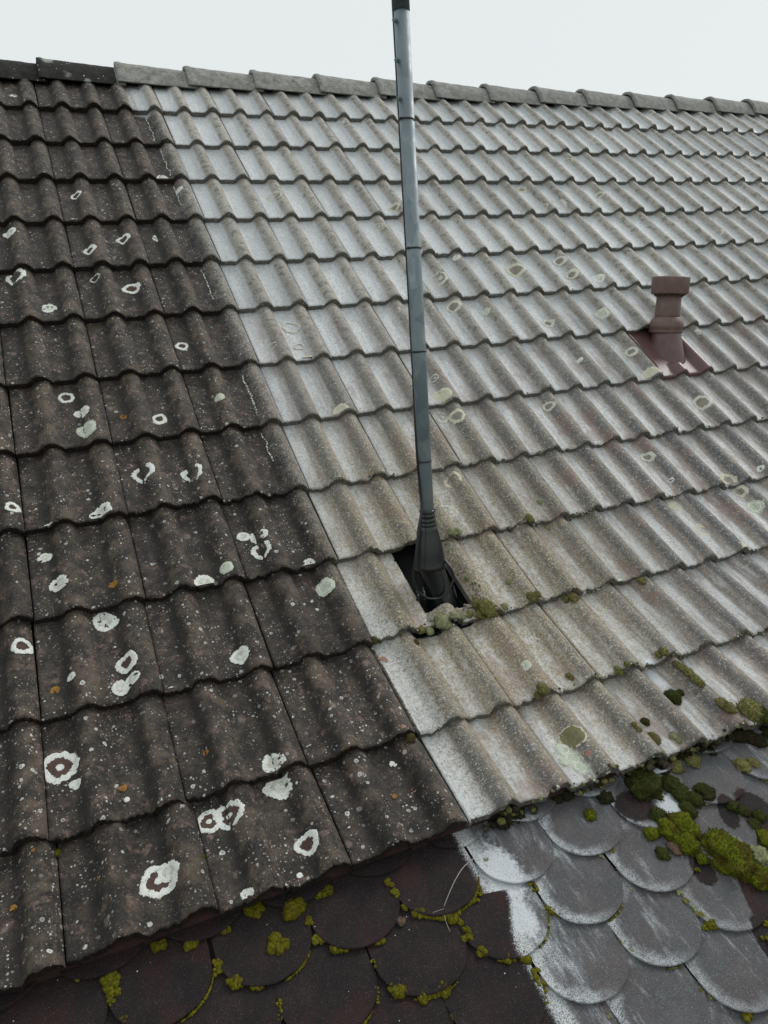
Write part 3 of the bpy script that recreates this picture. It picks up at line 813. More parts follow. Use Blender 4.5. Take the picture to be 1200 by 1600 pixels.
def shingle_mesh(seed):
    """one scalloped tab, origin at its tip, y up the slope"""
    rn = random.Random(seed)
    R, B = SW / 2 - 0.0010, 0.098
    V, F = [], []
    n, m = 28, 16
    ox = rn.uniform(0, 40)
    # parametrise by columns in x: y from the scallop edge up to the back
    top = 0.285
    curl = rn.uniform(0.001, 0.004)
    tw = rn.uniform(-1, 1)
    rows = m
    for i in range(n + 1):
        a = math.pi * i / n
        x = -R * math.cos(a)
        ye = B * (1 - math.sin(a) ** 0.9)
        ye += noise.noise(Vector((ox + x * 30, 1, 1))) * 0.0022 + noise.noise(Vector((ox + x * 110, 1, 1))) * 0.0012
        for j in range(rows + 1):
            s = (j / rows) ** 1.6
            y = ye + (top - ye) * s
            de = min(1.0, (y - ye) / 0.03)
            z = TH * 1.15 * (1 - y / SE) + 0.0006 + curl * (1 - de) ** 2 * (1 if y < 0.12 else 0.3)
            z += noise.noise(Vector((ox + x * 12, y * 12, 2))) * 0.0012 * (1 if y < 0.12 else 0.2)
            if y < 0.13: z += (-0.0030 * (x / R) ** 2 + 0.0012 * tw * x / R) * (1 - y / 0.13)
            if j == 0: z -= 0.0012
            V.append((x, y, z))
    q = rows + 1
    for i in range(n):
        for j in range(rows):
            a = i * q + j
            F.append((a, a + q, a + q + 1, a + 1))
    base = len(V)
    for i in range(n + 1):
        x, y, z = V[i * q]
        V.append((x * 0.995, y + 0.001, z - 0.0055))
    for i in range(n):
        F.append((i * q, base + i, base + i + 1, (i + 1) * q))
    me = mesh('shingle', V, F)
    me.materials.append(SHINGLE)
    return me


smeshes = [shingle_mesh(s) for s in range(6)]
RES = {(-3, 0): 0.008, (-2, 0): 0.008, (-1, 0): -0.003, (0, 0): 0.001, (-2.5, 1): -0.006, (-1.5, 1): -0.006, (-0.5, 1): -0.008, (0.5, 1): -0.003, (1.5, 1): 0.004, (0, 2): 0.005, (1, 2): 0.002}
SX0, SD0 = 0.0841, 0.1463
for r in range(-3, 7):
    half = 0.5 if r % 2 else 0.0
    for i in range(-8, 20):
        X = SX0 + (i + half) * SW
        if X < -1.5 or X > 3.2 - 0.1 * r: continue
        j = 0.6 * RES.get((i + half, r), rnd.uniform(-1, 1) * 0.002)
        ds = SD0 + r * SE + rnd.uniform(-1, 1) * 0.0015
        link('shingle', smeshes[(i * 5 + r * 3) % 6], sroof, None, SM @ Matrix.Translation((X + j, -ds, 0.0)) @ Matrix.Rotation(rnd.uniform(-1, 1) * 0.012, 4, 'Z'))
sb = [on_shingle(-1.6, -0.12, -0.004), on_shingle(5.3, -0.12, -0.004), on_shingle(5.3, 1.05, -0.004), on_shingle(-1.6, 1.05, -0.004)]
link('roof_deck', mesh('roof_deck', sb, [(3, 2, 1, 0)], False), sroof, FELT, Matrix.Identity(4))


# ------------------------------------------------------------------ small builders
def lathe(rings, seg=40, cap=True):
    V, F = [], []
    for (r, z) in rings:
        for i in range(seg):
            a = 2 * math.pi * i / seg
            V.append((r * math.cos(a), r * math.sin(a), z))
    for j in range(len(rings) - 1):
        for i in range(seg):
            a, b = j * seg + i, j * seg + (i + 1) % seg
            F.append((a, b, b + seg, a + seg))
    if cap:
        F.append(tuple(range((len(rings) - 1) * seg, len(rings) * seg)))
        F.append(tuple(reversed(range(seg))))
    return V, F


def tube(pts, r, seg=10, sub=6):
    P = [Vector(p) for p in pts]
    path = []
    for i in range(len(P) - 1):
        p0, p1, p2, p3 = P[max(i - 1, 0)], P[i], P[i + 1], P[min(i + 2, len(P) - 1)]
        for s in range(sub):
            t = s / sub
            path.append(0.5 * ((2 * p1) + (p2 - p0) * t + (2 * p0 - 5 * p1 + 4 * p2 - p3) * t * t + (3 * p1 - p0 - 3 * p2 + p3) * t ** 3))
    path.append(P[-1])
    V, F = [], []
    up = Vector((0.3, 1, 0.2)).normalized()
    for i, p in enumerate(path):
        d = (path[min(i + 1, len(path) - 1)] - path[max(i - 1, 0)]).normalized()
        a = d.cross(up).normalized(); b = d.cross(a).normalized(); up = -b if False else up
        rr = r(i / (len(path) - 1)) if callable(r) else r
        for k in range(seg):
            t = 2 * math.pi * k / seg
            V.append(p + a * rr * math.cos(t) + b * rr * math.sin(t))
    for i in range(len(path) - 1):
        for k in range(seg):
            q = i * seg + k; w = i * seg + (k + 1) % seg
            F.append((q, w, w + seg, q + seg))
    F.append(tuple(reversed(range(seg)))); F.append(tuple(range((len(path) - 1) * seg, len(path) * seg)))
    return V, F


# ------------------------------------------------------------------ the mast
MX, MY = 0.260, -2.380
MR = 0.0208
mast = props(empty('antenna_mast', (MX, MY, -1.95)), 'tall galvanised steel mast rising through the hole in the tiles', 'mast')
v, f = lathe([(MR, -2.02), (MR, -0.326)], 48)
link('mast_tube', mesh('mast_tube', v, f), mast, ZINC, Matrix.Translation((MX, MY, 0)))
v, f = lathe([(MR + 0.0012, -0.326), (MR + 0.0022, -0.325), (MR + 0.0022, 0.6), (MR + 0.0005, 0.602)], 48)
up = link('upper_tube', mesh('upper_tube', v, f), mast, plain('dark_steel', (0.060, 0.075, 0.088), 0.5, 0.5, 0.25, 12, metal=0.3), Matrix.Translation((MX, MY, 0)))
# left side of the mast as seen from the eave: direction of the bolts and of the cable
bd = Vector((-0.93, -0.36, 0)).normalized()
bq = bd.to_track_quat('Z', 'Y').to_matrix().to_4x4()


def hexa(r, z0, z1): return lathe([(r * .93, z0), (r, z0 + .001), (r, z1 - .001), (r * .93, z1)], 6)


for z in (-0.352, -0.447, -0.540):
    v, f = hexa(0.0064, MR - 0.001, MR + 0.0055)
    nut = link('bolt', mesh('bolt', v, f, False), mast, ZINC, Matrix.Translation((MX, MY, z)) @ bq)
    v, f = lathe([(0.0032, MR), (0.0032, MR + 0.012)], 12)
    v2, f2 = hexa(0.0060, MR + 0.0075, MR + 0.0120)
    b = len(v); v += v2; f += [tuple(q + b for q in g) for g in f2]
    link('bolt_head', mesh('bolt_head', v, f, False), nut, ZINC, Matrix.Translation((MX, MY, z)) @ bq)
v, f = lathe([(MR + 0.0002, -0.474), (MR + 0.0007, -0.473), (MR + 0.0007, -0.470), (MR + 0.0002, -0.469)], 48, False)
for z, tilt in ((-0.590, 0.10), (-0.925, 0.03), (-1.215, 0.0), (-1.545, -0.02)):
    v, f = lathe([(MR + 0.0004, -0.0028), (MR + 0.0019, -0.0022), (MR + 0.0019, 0.0022), (MR + 0.0004, 0.0028)], 48, False)
    mt = Matrix.Translation((MX, MY, z)) @ Matrix.Rotation(tilt, 4, 'Y')
    tie = link('cable_tie', mesh('cable_tie', v, f), mast, TIE, mt)
    bm = bmesh.new()
    bmesh.ops.create_cube(bm, size=1, matrix=bq @ Matrix.Translation((0, 0, MR + 0.003)) @ Matrix.Diagonal((0.0065, 0.0050, 0.0075, 1)))
    bmesh.ops.bevel(bm, geom=bm.edges[:], offset=0.0012, segments=2, affect='EDGES')
    me = bpy.data.meshes.new('tie_lock'); bm.to_mesh(me); bm.free()
    link('tie_lock', me, tie, TIE, mt)
# cable: down the hidden left-back of the mast, past the cone and round its foot
cb = Vector((-0.995, 0.10, 0)).normalized() * (MR + 0.0015)
cp = [(MX + cb.x * 0.6, MY + 0.022, z) for z in (0.4, -0.2, -0.6, -1.0, -1.3)] + [(MX + cb.x, MY + 0.006, -1.50), (MX + cb.x * 1.07, MY - 0.004, -1.62), (0.231, -2.400, -1.690),
      (0.205, -2.425, -1.743), (0.186, -2.44, -1.815), (0.172, -2.442, -1.880), (0.181, -2.444, -1.928), (0.210, -2.446, -1.960),
      (0.232, -2.448, -1.968), (0.256, -2.449, -1.969), (0.288, -2.447, -1.952), (0.308, -2.443, -1.920), (0.308, -2.440, -1.895), (0.299, -2.425, -1.872), (0.292, -2.385, -1.850)]
v, f = tube(cp, 0.0036, 10, 8)
props(link('cable', mesh('cable', v, f), None, CABLE), 'thin black cable looping round the foot of the mast', 'cable')

# ------------------------------------------------------------------ rubber boot and flashing in the hole
boot = props(empty('mast_flashing', (MX, MY, -1.96)), 'glossy black rubber boot and flashing sealing the mast to the roof', 'roof flashing')
rings = [(0.0212, -1.700), (0.0232, -1.701), (0.0236, -1.708), (0.0222, -1.7105), (0.0222, -1.7125), (0.0245, -1.7140), (0.0248, -1.7215), (0.0232, -1.7240), (0.0234, -1.7265),
         (0.0256, -1.7280), (0.0260, -1.7370), (0.0252, -1.7390), (0.0268, -1.7400), (0.0275, -1.7490), (0.0268, -1.7510), (0.0285, -1.7520), (0.0300, -1.762),
         (0.0352, -1.786), (0.0420, -1.817), (0.0475, -1.850), (0.0510, -1.874), (0.0525, -1.880), (0.0530, -1.887), (0.0500, -1.8875)]
v, f = lathe(rings, 64, False)
v = [Vector(p) + Vector((MX, MY, 0)) for p in v]
link('cone', mesh('cone', v, f), boot, BLACK, Matrix.Identity(4))
v, f = lathe([(0.0240, -1.7005), (0.0247, -1.702), (0.0247, -1.7065), (0.0240, -1.708)], 48, False)
link('clamp_band', mesh('clamp_band', v, f), boot, TIE, Matrix.Translation((MX, MY, 0)))
M11, L11 = FR[11]
# lower sleeve leaning down the slope onto the flashing sheet
sleeve = []
cen0, cen1 = Vector((MX, MY, -1.878)), M11 @ Vector((0.300, 0.100, -0.034))
V, F = [], []
seg = 56
for j in range(9):
    s = j / 8
    c = cen0.lerp(cen1, s)
    ax1 = Vector((1, 0, 0)); ax2 = Vector((0, 1, 0)).lerp(M11.to_3x3() @ Vector((0, 1, 0)), s)
    r = 0.041 + 0.004 * s + 0.014 * s ** 4
    for i in range(seg):
        a = 2 * math.pi * i / seg
        V.append(c + ax1 * r * math.cos(a) + ax2 * r * (1 + .25 * s) * math.sin(a))
for j in range(8):
    for i in range(seg):
        a, b = j * seg + i, j * seg + (i + 1) % seg
        F.append((a, a + seg, b + seg, b))
link('sleeve', mesh('sleeve', V, F), boot, BLACK, Matrix.Identity(4))
# crumpled flashing sheet filling the hole
V, F = [], []
nx, ny = 60, 80
for j in range(ny + 1):
    for i in range(nx + 1):
        x = 0.13 + 0.31 * i / nx
        y = -0.045 + 0.43 * j / ny
        z = -0.040 + 0.008 * noise.noise(Vector((x * 16, y * 9, 4)))
        # folds running down the slope either side of the sleeve
        for (fx, sl, hh, wd) in ((0.218, -0.25, 0.012, 0.003), (0.236, -0.30, 0.008, 0.0025), (0.335, -0.25, 0.010, 0.003), (0.352, -0.30, 0.007, 0.0025)):
            z += hh * math.exp(-((x - fx - sl * (0.10 - y)) / wd) ** 2) * (1 if y < 0.17 else math.exp(-((y - .17) / .03) ** 2)) * (1 if y > 0.045 else max(0, (y + 0.03) / 0.075))
        V.append(M11 @ Vector((x, y, z)))
for j in range(ny):
    for i in range(nx):
        a = j * (nx + 1) + i
        F.append((a, a + 1, a + nx + 2, a + nx + 1))
link('flashing_sheet', mesh('flashing_sheet', V, F), boot, BLACK, Matrix.Identity(4))
# its lower lip squeezed out between the courses
M12, L12 = FR[12]
V, F = [], []
nx, ny = 60, 8
for j in range(ny + 1):
    for i in range(nx + 1):
        x = 0.135 + 0.215 * i / nx
        s = i / nx
        ylo = L12 - 0.006 - 0.013 * math.sin(math.pi * min(1, s * 1.02)) ** 0.6 - 0.003 * noise.noise(Vector((x * 50, 0, 0)))
        y = ylo + (L12 + 0.02 - ylo) * j / ny
        z = tile_top(x, y, L12) + 0.0028 + 0.003 * (1 - j / ny) * abs(noise.noise(Vector((x * 35, 4, 4))))
        V.append(M12 @ Vector((x, y, z)))
for j in range(ny):
    for i in range(nx):
        a = j * (nx + 1) + i
        F.append((a, a + 1, a + nx + 2, a + nx + 1))
link('flashing_lip', mesh('flashing_lip', V, F), boot, BLACK, Matrix.Identity(4))

# ------------------------------------------------------------------ plastic vent
M8, L8 = FR[8]
VU = 6
vent = props(empty('roof_vent', M8 @ Vector((VU * W + 0.15, 0.18, 0.03))), 'maroon plastic vent pipe with a flat round cap on its own moulded tile', 'roof vent')
V, F = [], []
nx, ny = 72, 40
for j in range(ny + 1):
    y = L8 * 1.1 * j / ny
    for i in range(nx + 1):
        x = 0.001 + 0.298 * i / nx
        z = tile_top(x, y, L8)
        # moulded flat flange up round the pipe: the rolls die out behind it
        if x < 0.19:
            fl = min(1, max(0, (y - 0.055) / 0.035)); fl = fl * fl * (3 - 2 * fl)
            rim = 0.012 * math.exp(-((x - 0.008) / 0.006) ** 2)
            z = z * (1 - fl) + (0.001 + rim + T * (1 - y / L8)) * fl
        if j == 0: z -= 0.002
        V.append((x, y, z))
for j in range(ny):
    for i in range(nx):
        a = j * (nx + 1) + i
        F.append((a, a + 1, a + nx + 2, a + nx + 1))
b = len(V)
for i in range(nx + 1):
    x, y, z = V[i]
    V.append((x, y + .001, z - 0.016))
for i in range(nx):
    F.append((i, b + i, b + i + 1, i + 1))
b2 = len(V)
for j in range(ny + 1):
    for i in (0, nx):
        x, y, z = V[j * (nx + 1) + i]
        V.append((x, y, z - 0.016))
for j in range(ny):
    F.append((j * (nx + 1), (j + 1) * (nx + 1), b2 + 2 * j + 2, b2 + 2 * j))
    F.append((j * (nx + 1) + nx, b2 + 2 * j + 1, b2 + 2 * j + 3, (j + 1) * (nx + 1) + nx))
link('vent_tile', mesh('vent_tile', V, F), vent, MAROON, M8 @ Matrix.Translation((VU * W, 0, 0.001)))
# pipe base: a stub rising vertically out of the tile, a ball joint, the pipe and the cap
VB = Vector((1.985, -1.535, -1.262))
base_c = M8 @ Vector((VU * W + 0.150, 0.165, 0.006))
V, F = [], []
seg = 48
for j in range(9):
    s = j / 8
    c = base_c.lerp(VB, s)
    ax2 = (M8.to_3x3() @ Vector((0, 1, 0))).lerp(Vector((0, 1, 0)), s)
    ry = 0.055 * (1 - s) ** 1.4 + 0.068
    rx = 0.004 * (1 - s) ** 3 + 0.066
    for i in range(seg):
        a = 2 * math.pi * i / seg
        V.append(c + Vector((rx * math.cos(a), 0, 0)) + ax2 * (ry * math.sin(a)))
for j in range(8):
    for i in range(seg):
        a, b = j * seg + i, j * seg + (i + 1) % seg
        F.append((a, b, b + seg, a + seg))
link('vent_socket', mesh('vent_socket', V, F), vent, MAROON, Matrix.Identity(4))
lean = Matrix.Translation(VB) @ Matrix.Rotation(0.075, 4, 'Y') @ Matrix.Rotation(0.03, 4, 'X')
v, f = lathe([(0.0735, -0.014), (0.0770, -0.012), (0.0775, -0.006), (0.0760, 0.004), (0.0790, 0.008), (0.0800, 0.020), (0.0770, 0.034), (0.0700, 0.047), (0.0610, 0.056), (0.0590, 0.060)], 56)
link('ball_joint', mesh('ball_joint', v, f), vent, MAROON_DULL, lean)
v, f = lathe([(0.0590, 0.050), (0.0575, 0.070), (0.0560, 0.20)], 56)
link('vent_pipe', mesh('vent_pipe', v, f), vent, MAROON_DULL, lean)
v, f = lathe([(0.0570, 0.165), (0.0830, 0.166), (0.0850, 0.170), (0.0860, 0.232), (0.0855, 0.240), (0.0825, 0.244), (0.078, 0.2405), (0.074, 0.2400), (0.0, 0.2425)], 64)
link('vent_cap', mesh('vent_cap', v, f), vent, MAROON_DULL, lean)
rb = []
v, f = [], []
for i in range(16):                                            # ribs that carry the cap
    a = 2 * math.pi * i / 16
    c, s = math.cos(a), math.sin(a)
    p = [Vector((c * r - s * w, s * r + c * w, z)) for r, w, z in ((.057, .0015, .150), (.080, .0015, .168), (.057, .0015, .168), (.057, -.0015, .150), (.080, -.0015, .168), (.057, -.0015, .168))]
    b = len(v); v += p
    f += [(b, b + 1, b + 2), (b + 3, b + 5, b + 4), (b, b + 3, b + 4, b + 1)]
link('cap_ribs', mesh('cap_ribs', v, f, False), vent, MAROON_DULL, lean)

# ------------------------------------------------------------------ lichen rosettes: thin crusts grown on the tiles (sub-parts of their tile)
def lichen(X, k, y, r, kind, seed):
    M, L = FR[k]
    rn = random.Random(seed)
    u = math.floor(X / W)
    if (k, u) not in TILES: return
    tile = TILES[k, u]
    xa, xb = u * W + 0.003, (u + 1) * W - 0.003
    ph = rn.uniform(0, 50)

    def rad(a, s=1.0, amp=0.22):
        c, q = math.cos(a), math.sin(a)
        return r * s * (1 + amp * noise.noise(Vector((c * 0.8 + ph, q * 0.8, 0))) * 1.1 + 0.12 * noise.noise(Vector((c * 4 + ph, q * 4, 1))) + 0.11 * noise.noise(Vector((c * 13 + ph, q * 13, 2))))

    def disc(name, lo, hi, mat, off, amp=0.22, parent=tile, dx=0.0, dy=0.0, ragged=0.0):
        n, m = 84, 8
        V, F = [], []
        for j in range(m + 1):
            s = lo + (hi - lo) * j / m
            for i in range(n):
                a = 2 * math.pi * i / n
                q = rad(a, 1.0, amp) * s
                if lo > 0 and j == 0:
                    q *= 1 + 0.26 * noise.noise(Vector((math.cos(a) * 2.2 + ph, math.sin(a) * 2.2, 9))) + 0.2 * noise.noise(Vector((math.cos(a) * 9 + ph, math.sin(a) * 9, 9)))
                    q = min(q, rad(a, 1.0, amp) * (hi - 0.06))
                x = X + dx + q * math.cos(a)
                yy = y + dy + q * math.sin(a)
                x = min(max(x, xa), xb)
                yy = min(max(yy, 0.0045), L - 0.003)
                h = off * (0.15 if j in (0, m) else (0.8 if j in (1, m - 1) else 1.0))
                h += 0.0007 * noise.noise(Vector((x * 300, yy * 300, 0))) * (0 if j in (0, m) else 1)
                V.append(Vector((x, yy, tile_top(x, yy, L) + 0.0009 + h)))
        for j in range(m):
            for i in range(n):
                a, b = j * n + i, j * n + (i + 1) % n
                fc = (a, a + n, b + n, b) if False else (a, b, b + n, a + n)
                c = (V[fc[0]] + V[fc[2]]) / 2
                if ragged and noise.noise(Vector((c.x * 90 + ph, c.y * 90, 0))) > 0.55 - ragged: continue
                F.append(fc)
        if lo == 0:
            pass
        # faces wound so that they look up
        me = mesh(name, V, [tuple(reversed(q)) for q in F])
        o = link(name, me, parent, mat, M.copy())
        return o
    if kind in 'AP': r *= 0.75
    mm = LM.get(kind if kind in 'DGYFOPA' else 'D')
    if kind == 'D':
        disc('lichen_patch', 0.0, 1.0, mm, 0.0014, 0.28, ragged=0.22 if rn.random() < 0.6 else 0)
        if r > 0.016: disc('lichen_patch', 0.12, 0.62, LM['F'], 0.0019, 0.28, ragged=0.40)
    elif kind in 'GY':
        disc('lichen_patch', 0.0, 1.0, mm, 0.0014, 0.2)
        if r > 0.02: disc('lichen_patch', 0.55, 0.68, LM['D' if kind == 'G' else 'Y'], 0.0022, 0.2)
    elif kind == 'R':
        disc('lichen_centre', 0.0, 0.75, LM['S'] if X < 0.02 else LM['B'], 0.0004)
        disc('lichen_patch', rn.uniform(0.42, 0.60), 1.0, mm if X < 0.02 else LM['Y' if rn.random() < .4 else 'F'], 0.0014, 0.26)
    elif kind == 'K':
        disc('lichen_centre', 0.0, 0.8, LM['S'], 0.0004)
        disc('lichen_patch', 0.60, 1.0, mm, 0.0014, 0.20)
        disc('lichen_patch', 0.0, 0.22, mm, 0.0014, 0.2)
    elif kind == 'F':
        disc('lichen_patch', 0.72, 1.0, mm, 0.0010, 0.34, ragged=0.12)
        if rn.random() < .6: disc('lichen_patch', 0.0, 0.25, mm, 0.0010, 0.3, dx=r * .2, dy=-r * .1)
    else:
        disc('lichen_patch', 0.0, 1.0, mm, 0.0010, 0.32, ragged=0.30 if kind in 'AP' else 0.0)
        if kind == 'O': disc('lichen_patch', 0.86, 1.0, LM['Y'], 0.0018, 0.32, ragged=0.2)


for i, (X, k, y, r, kind) in enumerate(LICHEN):
    lichen(X, k, y, r, kind, 100 + i)


def lime_trace(X, k, ya, yb, seed):
    M, L = FR[k]
    rn = random.Random(seed)
    V, F = [], []
    n = 70
    for i in range(n + 1):
        y = ya + (yb - ya) * i / n
        xc = X + 0.012 * noise.noise(Vector((y * 22 + seed, 0, 0))) + 0.004 * noise.noise(Vector((y * 120, seed, 0)))
        w = max(0.0002, 0.0020 + 0.0022 * noise.noise(Vector((y * 90, 3, seed))))
        for x in (xc - w, xc + w):
            V.append((x, y, tile_top(x, y, L) + 0.0022))
    for i in range(n):
        if noise.noise(Vector((i * .45, seed, 5))) < -.05: continue
        F.append((2 * i, 2 * i + 1, 2 * i + 3, 2 * i + 2))
    link('lime_trace', mesh('lime_trace', V, F), TILES[k, -1], LM['D'], M.copy())


for a in ((-0.092, 2, .02, .30, 1), (-0.080, 3, .03, .31, 2), (-0.082, 4, .12, .30, 3), (-0.088, 6, .08, .30, 4), (-0.080, 8, .06, .28, 5), (-0.086, 9, .15, .30, 6),
          (-0.106, 1, .03, .26, 7), (-0.122, 1, .02, .20, 8), (-0.113, 1, .10, .28, 9)):
    lime_trace(*a)


# ------------------------------------------------------------------ moss
def moss_mesh(seed, sub=4, tufts=900, lump=0.30, tuft_len=0.10):
    rn = random.Random(seed)
    bm = bmesh.new()
    bmesh.ops.create_icosphere(bm, subdivisions=sub, radius=1.0)
    off = Vector((seed * 3.7, seed * 1.3, 0))
    for v in bm.verts:
        d = v.co.normalized()
        k = 1 + lump * noise.noise(d * 1.6 + off) + lump * 0.6 * noise.noise(d * 3.6 + off) + 0.10 * noise.noise(d * 9 + off) + 0.05 * noise.noise(d * 20 + off)
        v.co = d * k
        if v.co.z < 0: v.co.z *= 0.4
    bm.verts.ensure_lookup_table(); bm.normal_update()
    V = [v.co.copy() for v in bm.verts]
    F = [tuple(q.index for q in f.verts) for f in bm.faces]
    nr = [v.normal.copy() for v in bm.verts]
    bm.free()
    cand = [i for i in range(len(V)) if V[i].z > -0.25]
    for _ in range(tufts):
        i = rn.choice(cand)
        p, n = V[i], nr[i]
        n = (n + Vector((rn.uniform(-1, 1), rn.uniform(-1, 1), rn.uniform(-.3, 1))) * 0.5).normalized()
        t = n.cross(Vector((rn.uniform(-1, 1), rn.uniform(-1, 1), rn.uniform(-1, 1)))).normalized()
        q = n.cross(t)
        p = p + Vector((rn.uniform(-1, 1), rn.uniform(-1, 1), rn.uniform(-1, 1))) * 0.03
        w = rn.uniform(0.014, 0.030) * (tuft_len / 0.10) ** .5
        b = len(V)
        V += [p + t * w, p - t * w * .5 + q * w * .87, p - t * w * .5 - q * w * .87, p + n * rn.uniform(.5, 1.2) * tuft_len]
        F += [(b, b + 1, b + 3), (b + 1, b + 2, b + 3), (b + 2, b, b + 3)]
    return V, F


MOSS_BIG = [moss_mesh(s, 4, 3600, 0.34, 0.11) for s in range(4)]
MOSS_MID = [moss_mesh(10 + s, 3, 800, 0.30, 0.19) for s in range(5)]
MOSS_SMALL = [moss_mesh(20 + s, 2, 70, 0.35, 0.26) for s in range(6)]


def joined(name, items, mats):
    """items: (source mesh data, matrix, material index) merged into one mesh"""
    VV, FF, MI, base = [], [], [], 0
    for (v, f), M, mi in items:
        A = np.array([tuple(q) for q in v]); R = np.array(M)
        VV.append(A @ R[:3, :3].T + R[:3, 3])
        FF += [tuple(i + base for i in g) for g in f]
        MI += [mi] * len(f)
        base += len(v)
    me = bpy.data.meshes.new(name)
    me.from_pydata(np.concatenate(VV).tolist(), [], FF)
    me.update()
    for m in mats: me.materials.append(m)
    me.polygons.foreach_set('material_index', MI)
    me.polygons.foreach_set('use_smooth', [True] * len(FF))
    return me


KS = list('gdyopkrb')
MATS = [MM[k] for k in KS]
LABELS = {
    0: 'dark green moss cushion against the lowest tiles, at the head of the frost streak',
    1: 'dark moss cushion just right of the thin frost streak',
    3: 'dark brownish moss lump at the right end of the long dark clump',
    5: 'small dark moss lump above the largest golden-topped cushion',
    6: 'round golden-green moss cushion above the yellow-green tongue of moss',
    7: 'green moss lump left of the golden round cushion',
    10: 'yellow-green tongue of moss pointing down towards the bare black shingle',
    11: 'largest bright yellow-green moss cushion with a brown patch on top',
    12: 'bright yellow-green moss cushion at the right below the largest one',
    13: 'small round yellow-green moss ball left of the main clump',
    14: 'small pinkish brown moss tuft below the main clump',
    15: 'small dark green moss ball standing alone on a frosted shingle',
    18: 'pale grey-green moss beside the largest bright cushion',
    19: 'narrow dark moss strip above the long bare black patch',
    23: 'olive moss tuft at the shingle joint under the right end of the eave',
    37: 'lone round dark green moss ball on the first shingle right of the eave clump',
}
items = []
for i, (X, ds, r, ar, kd) in enumerate(SMOSS):
    rn = random.Random(700 + i)
    sz = r * 1.05
    hz = sz * (0.55 if kd in 'gdr' else 0.42)
    Mx = SM @ Matrix.Translation((X, -ds, 0.004)) @ Matrix.Rotation(rn.uniform(-.5, .3) if ar > 0.75 else 0.0, 4, 'Z') @ Matrix.Diagonal((sz, sz * ar * 1.25, hz, 1))
    if i in LABELS:
        v, f = (MOSS_BIG if r > 0.02 else MOSS_MID)[i % 4]
        me = mesh('moss_cushion', v, f)
        o = link('moss_cushion', me, None, MM[kd], Mx)
        props(o, LABELS[i], 'moss')
    else:
        items.append(((MOSS_MID)[i % 5], Mx, KS.index(kd)))
props(link('joint_moss', joined('joint_moss', items, MATS)), 'dark moss crowding the foot of the tiles and the frosted shingles', 'moss', kind='stuff')

items = []
for i, (X, ds, r, ar, kd) in enumerate(SEAM):
    rn = random.Random(900 + i)
    for q in range(9 if r > 0.009 else 6):
        s = r * rn.uniform(0.34, 0.58)
        jx, jy = rn.uniform(-.75, .75) * r, rn.uniform(-.75, .75) * r * ar
        Mx = SM @ Matrix.Translation((X + jx, -ds + jy, 0.003)) @ Matrix.Rotation(rn.uniform(-.4, .4), 4, 'Z') @ Matrix.Diagonal((s, s * 1.15, s * 0.62, 1))
        items.append(((MOSS_MID if r > 0.012 else MOSS_SMALL)[(i + q) % 5], Mx, KS.index(kd)))
# thin thread of moss following the scalloped edges on the dark side
for r_ in range(0, 4):
    half = 0.5 if r_ % 2 else 0.0
    for i in range(-7, 12):
        X = SX0 + (i + half) * SW + 0.6 * RES.get((i + half, r_), 0)
        ds = SD0 + r_ * SE
        rn = random.Random(i * 31 + r_ * 7)
        for a in range(0, 150):
            t = math.pi * (a + rn.random()) / 150
            x = X - (SW / 2) * math.cos(t); d = ds - 0.098 * (1 - math.sin(t) ** .9) + 0.002
            dens = noise.noise(Vector((x * 11, d * 11, 5)))
            if x > -0.02: dens -= 0.28
            if dens < -0.02: continue
            s = rn.uniform(0.0010, 0.0026) * (1 + max(0, dens) * 1.6)
            items.append((MOSS_SMALL[a % 6], SM @ Matrix.Translation((x, -d, 0.002)) @ Matrix.Diagonal((s, s * 1.2, s * .9, 1)), KS.index('y' if x < 0 or rn.random() < .35 else rn.choice('opb'))))
props(link('seam_moss', joined('seam_moss', items, MATS)), 'yellow-green moss threaded along the scalloped joints of the shingles', 'moss', kind='stuff')

items = []
for i, (X, k, y, r, kd) in enumerate(TILEMOSS):
    M, L = FR[k]
    rn = random.Random(1300 + i)
    src = MOSS_MID[i % 5]
    z = tile_top(X, min(max(y, 0.0), L), L)
    if (k, int(X // W)) in ((11, 0), (11, 1)) and H0 < X < H1: z = max(z, 0.014)
    items.append((src, M @ Matrix.Translation((X, y, z)) @ Matrix.Diagonal((r, r * 1.15, r * 0.75, 1)), KS.index(kd)))
M, L = FR[11]
for i in range(46):                                  # crumbs of moss along the cut edge right of the hole
    rn = random.Random(1700 + i)
    y = rn.uniform(0.03, 0.31)
    X = H1 + 0.006 + abs(rn.gauss(0, 0.016))
    r = rn.uniform(0.0015, 0.0045)
    items.append((MOSS_SMALL[i % 6], M @ Matrix.Translation((X, y, tile_top(X, y, L))) @ Matrix.Diagonal((r, r, r, 1)), KS.index(rn.choice('opo'))))
for i in range(60):                                  # and along the broken lip
    rn = random.Random(1800 + i)
    X = rn.uniform(0.15, 0.46)
    r = rn.uniform(0.002, 0.0065)
    items.append((MOSS_SMALL[i % 6], M @ Matrix.Translation((X, rn.uniform(-0.006, 0.02), prof(X) * (0 if H0 < X < H1 else 1) + rn.uniform(.012, T))) @ Matrix.Diagonal((r, r, r, 1)), KS.index(rn.choice('oopb'))))
props(link('tile_moss', joined('tile_moss', items, MATS)), 'olive and grey-green moss tufts on the pale tiles and along their lower edges', 'moss', kind='stuff')

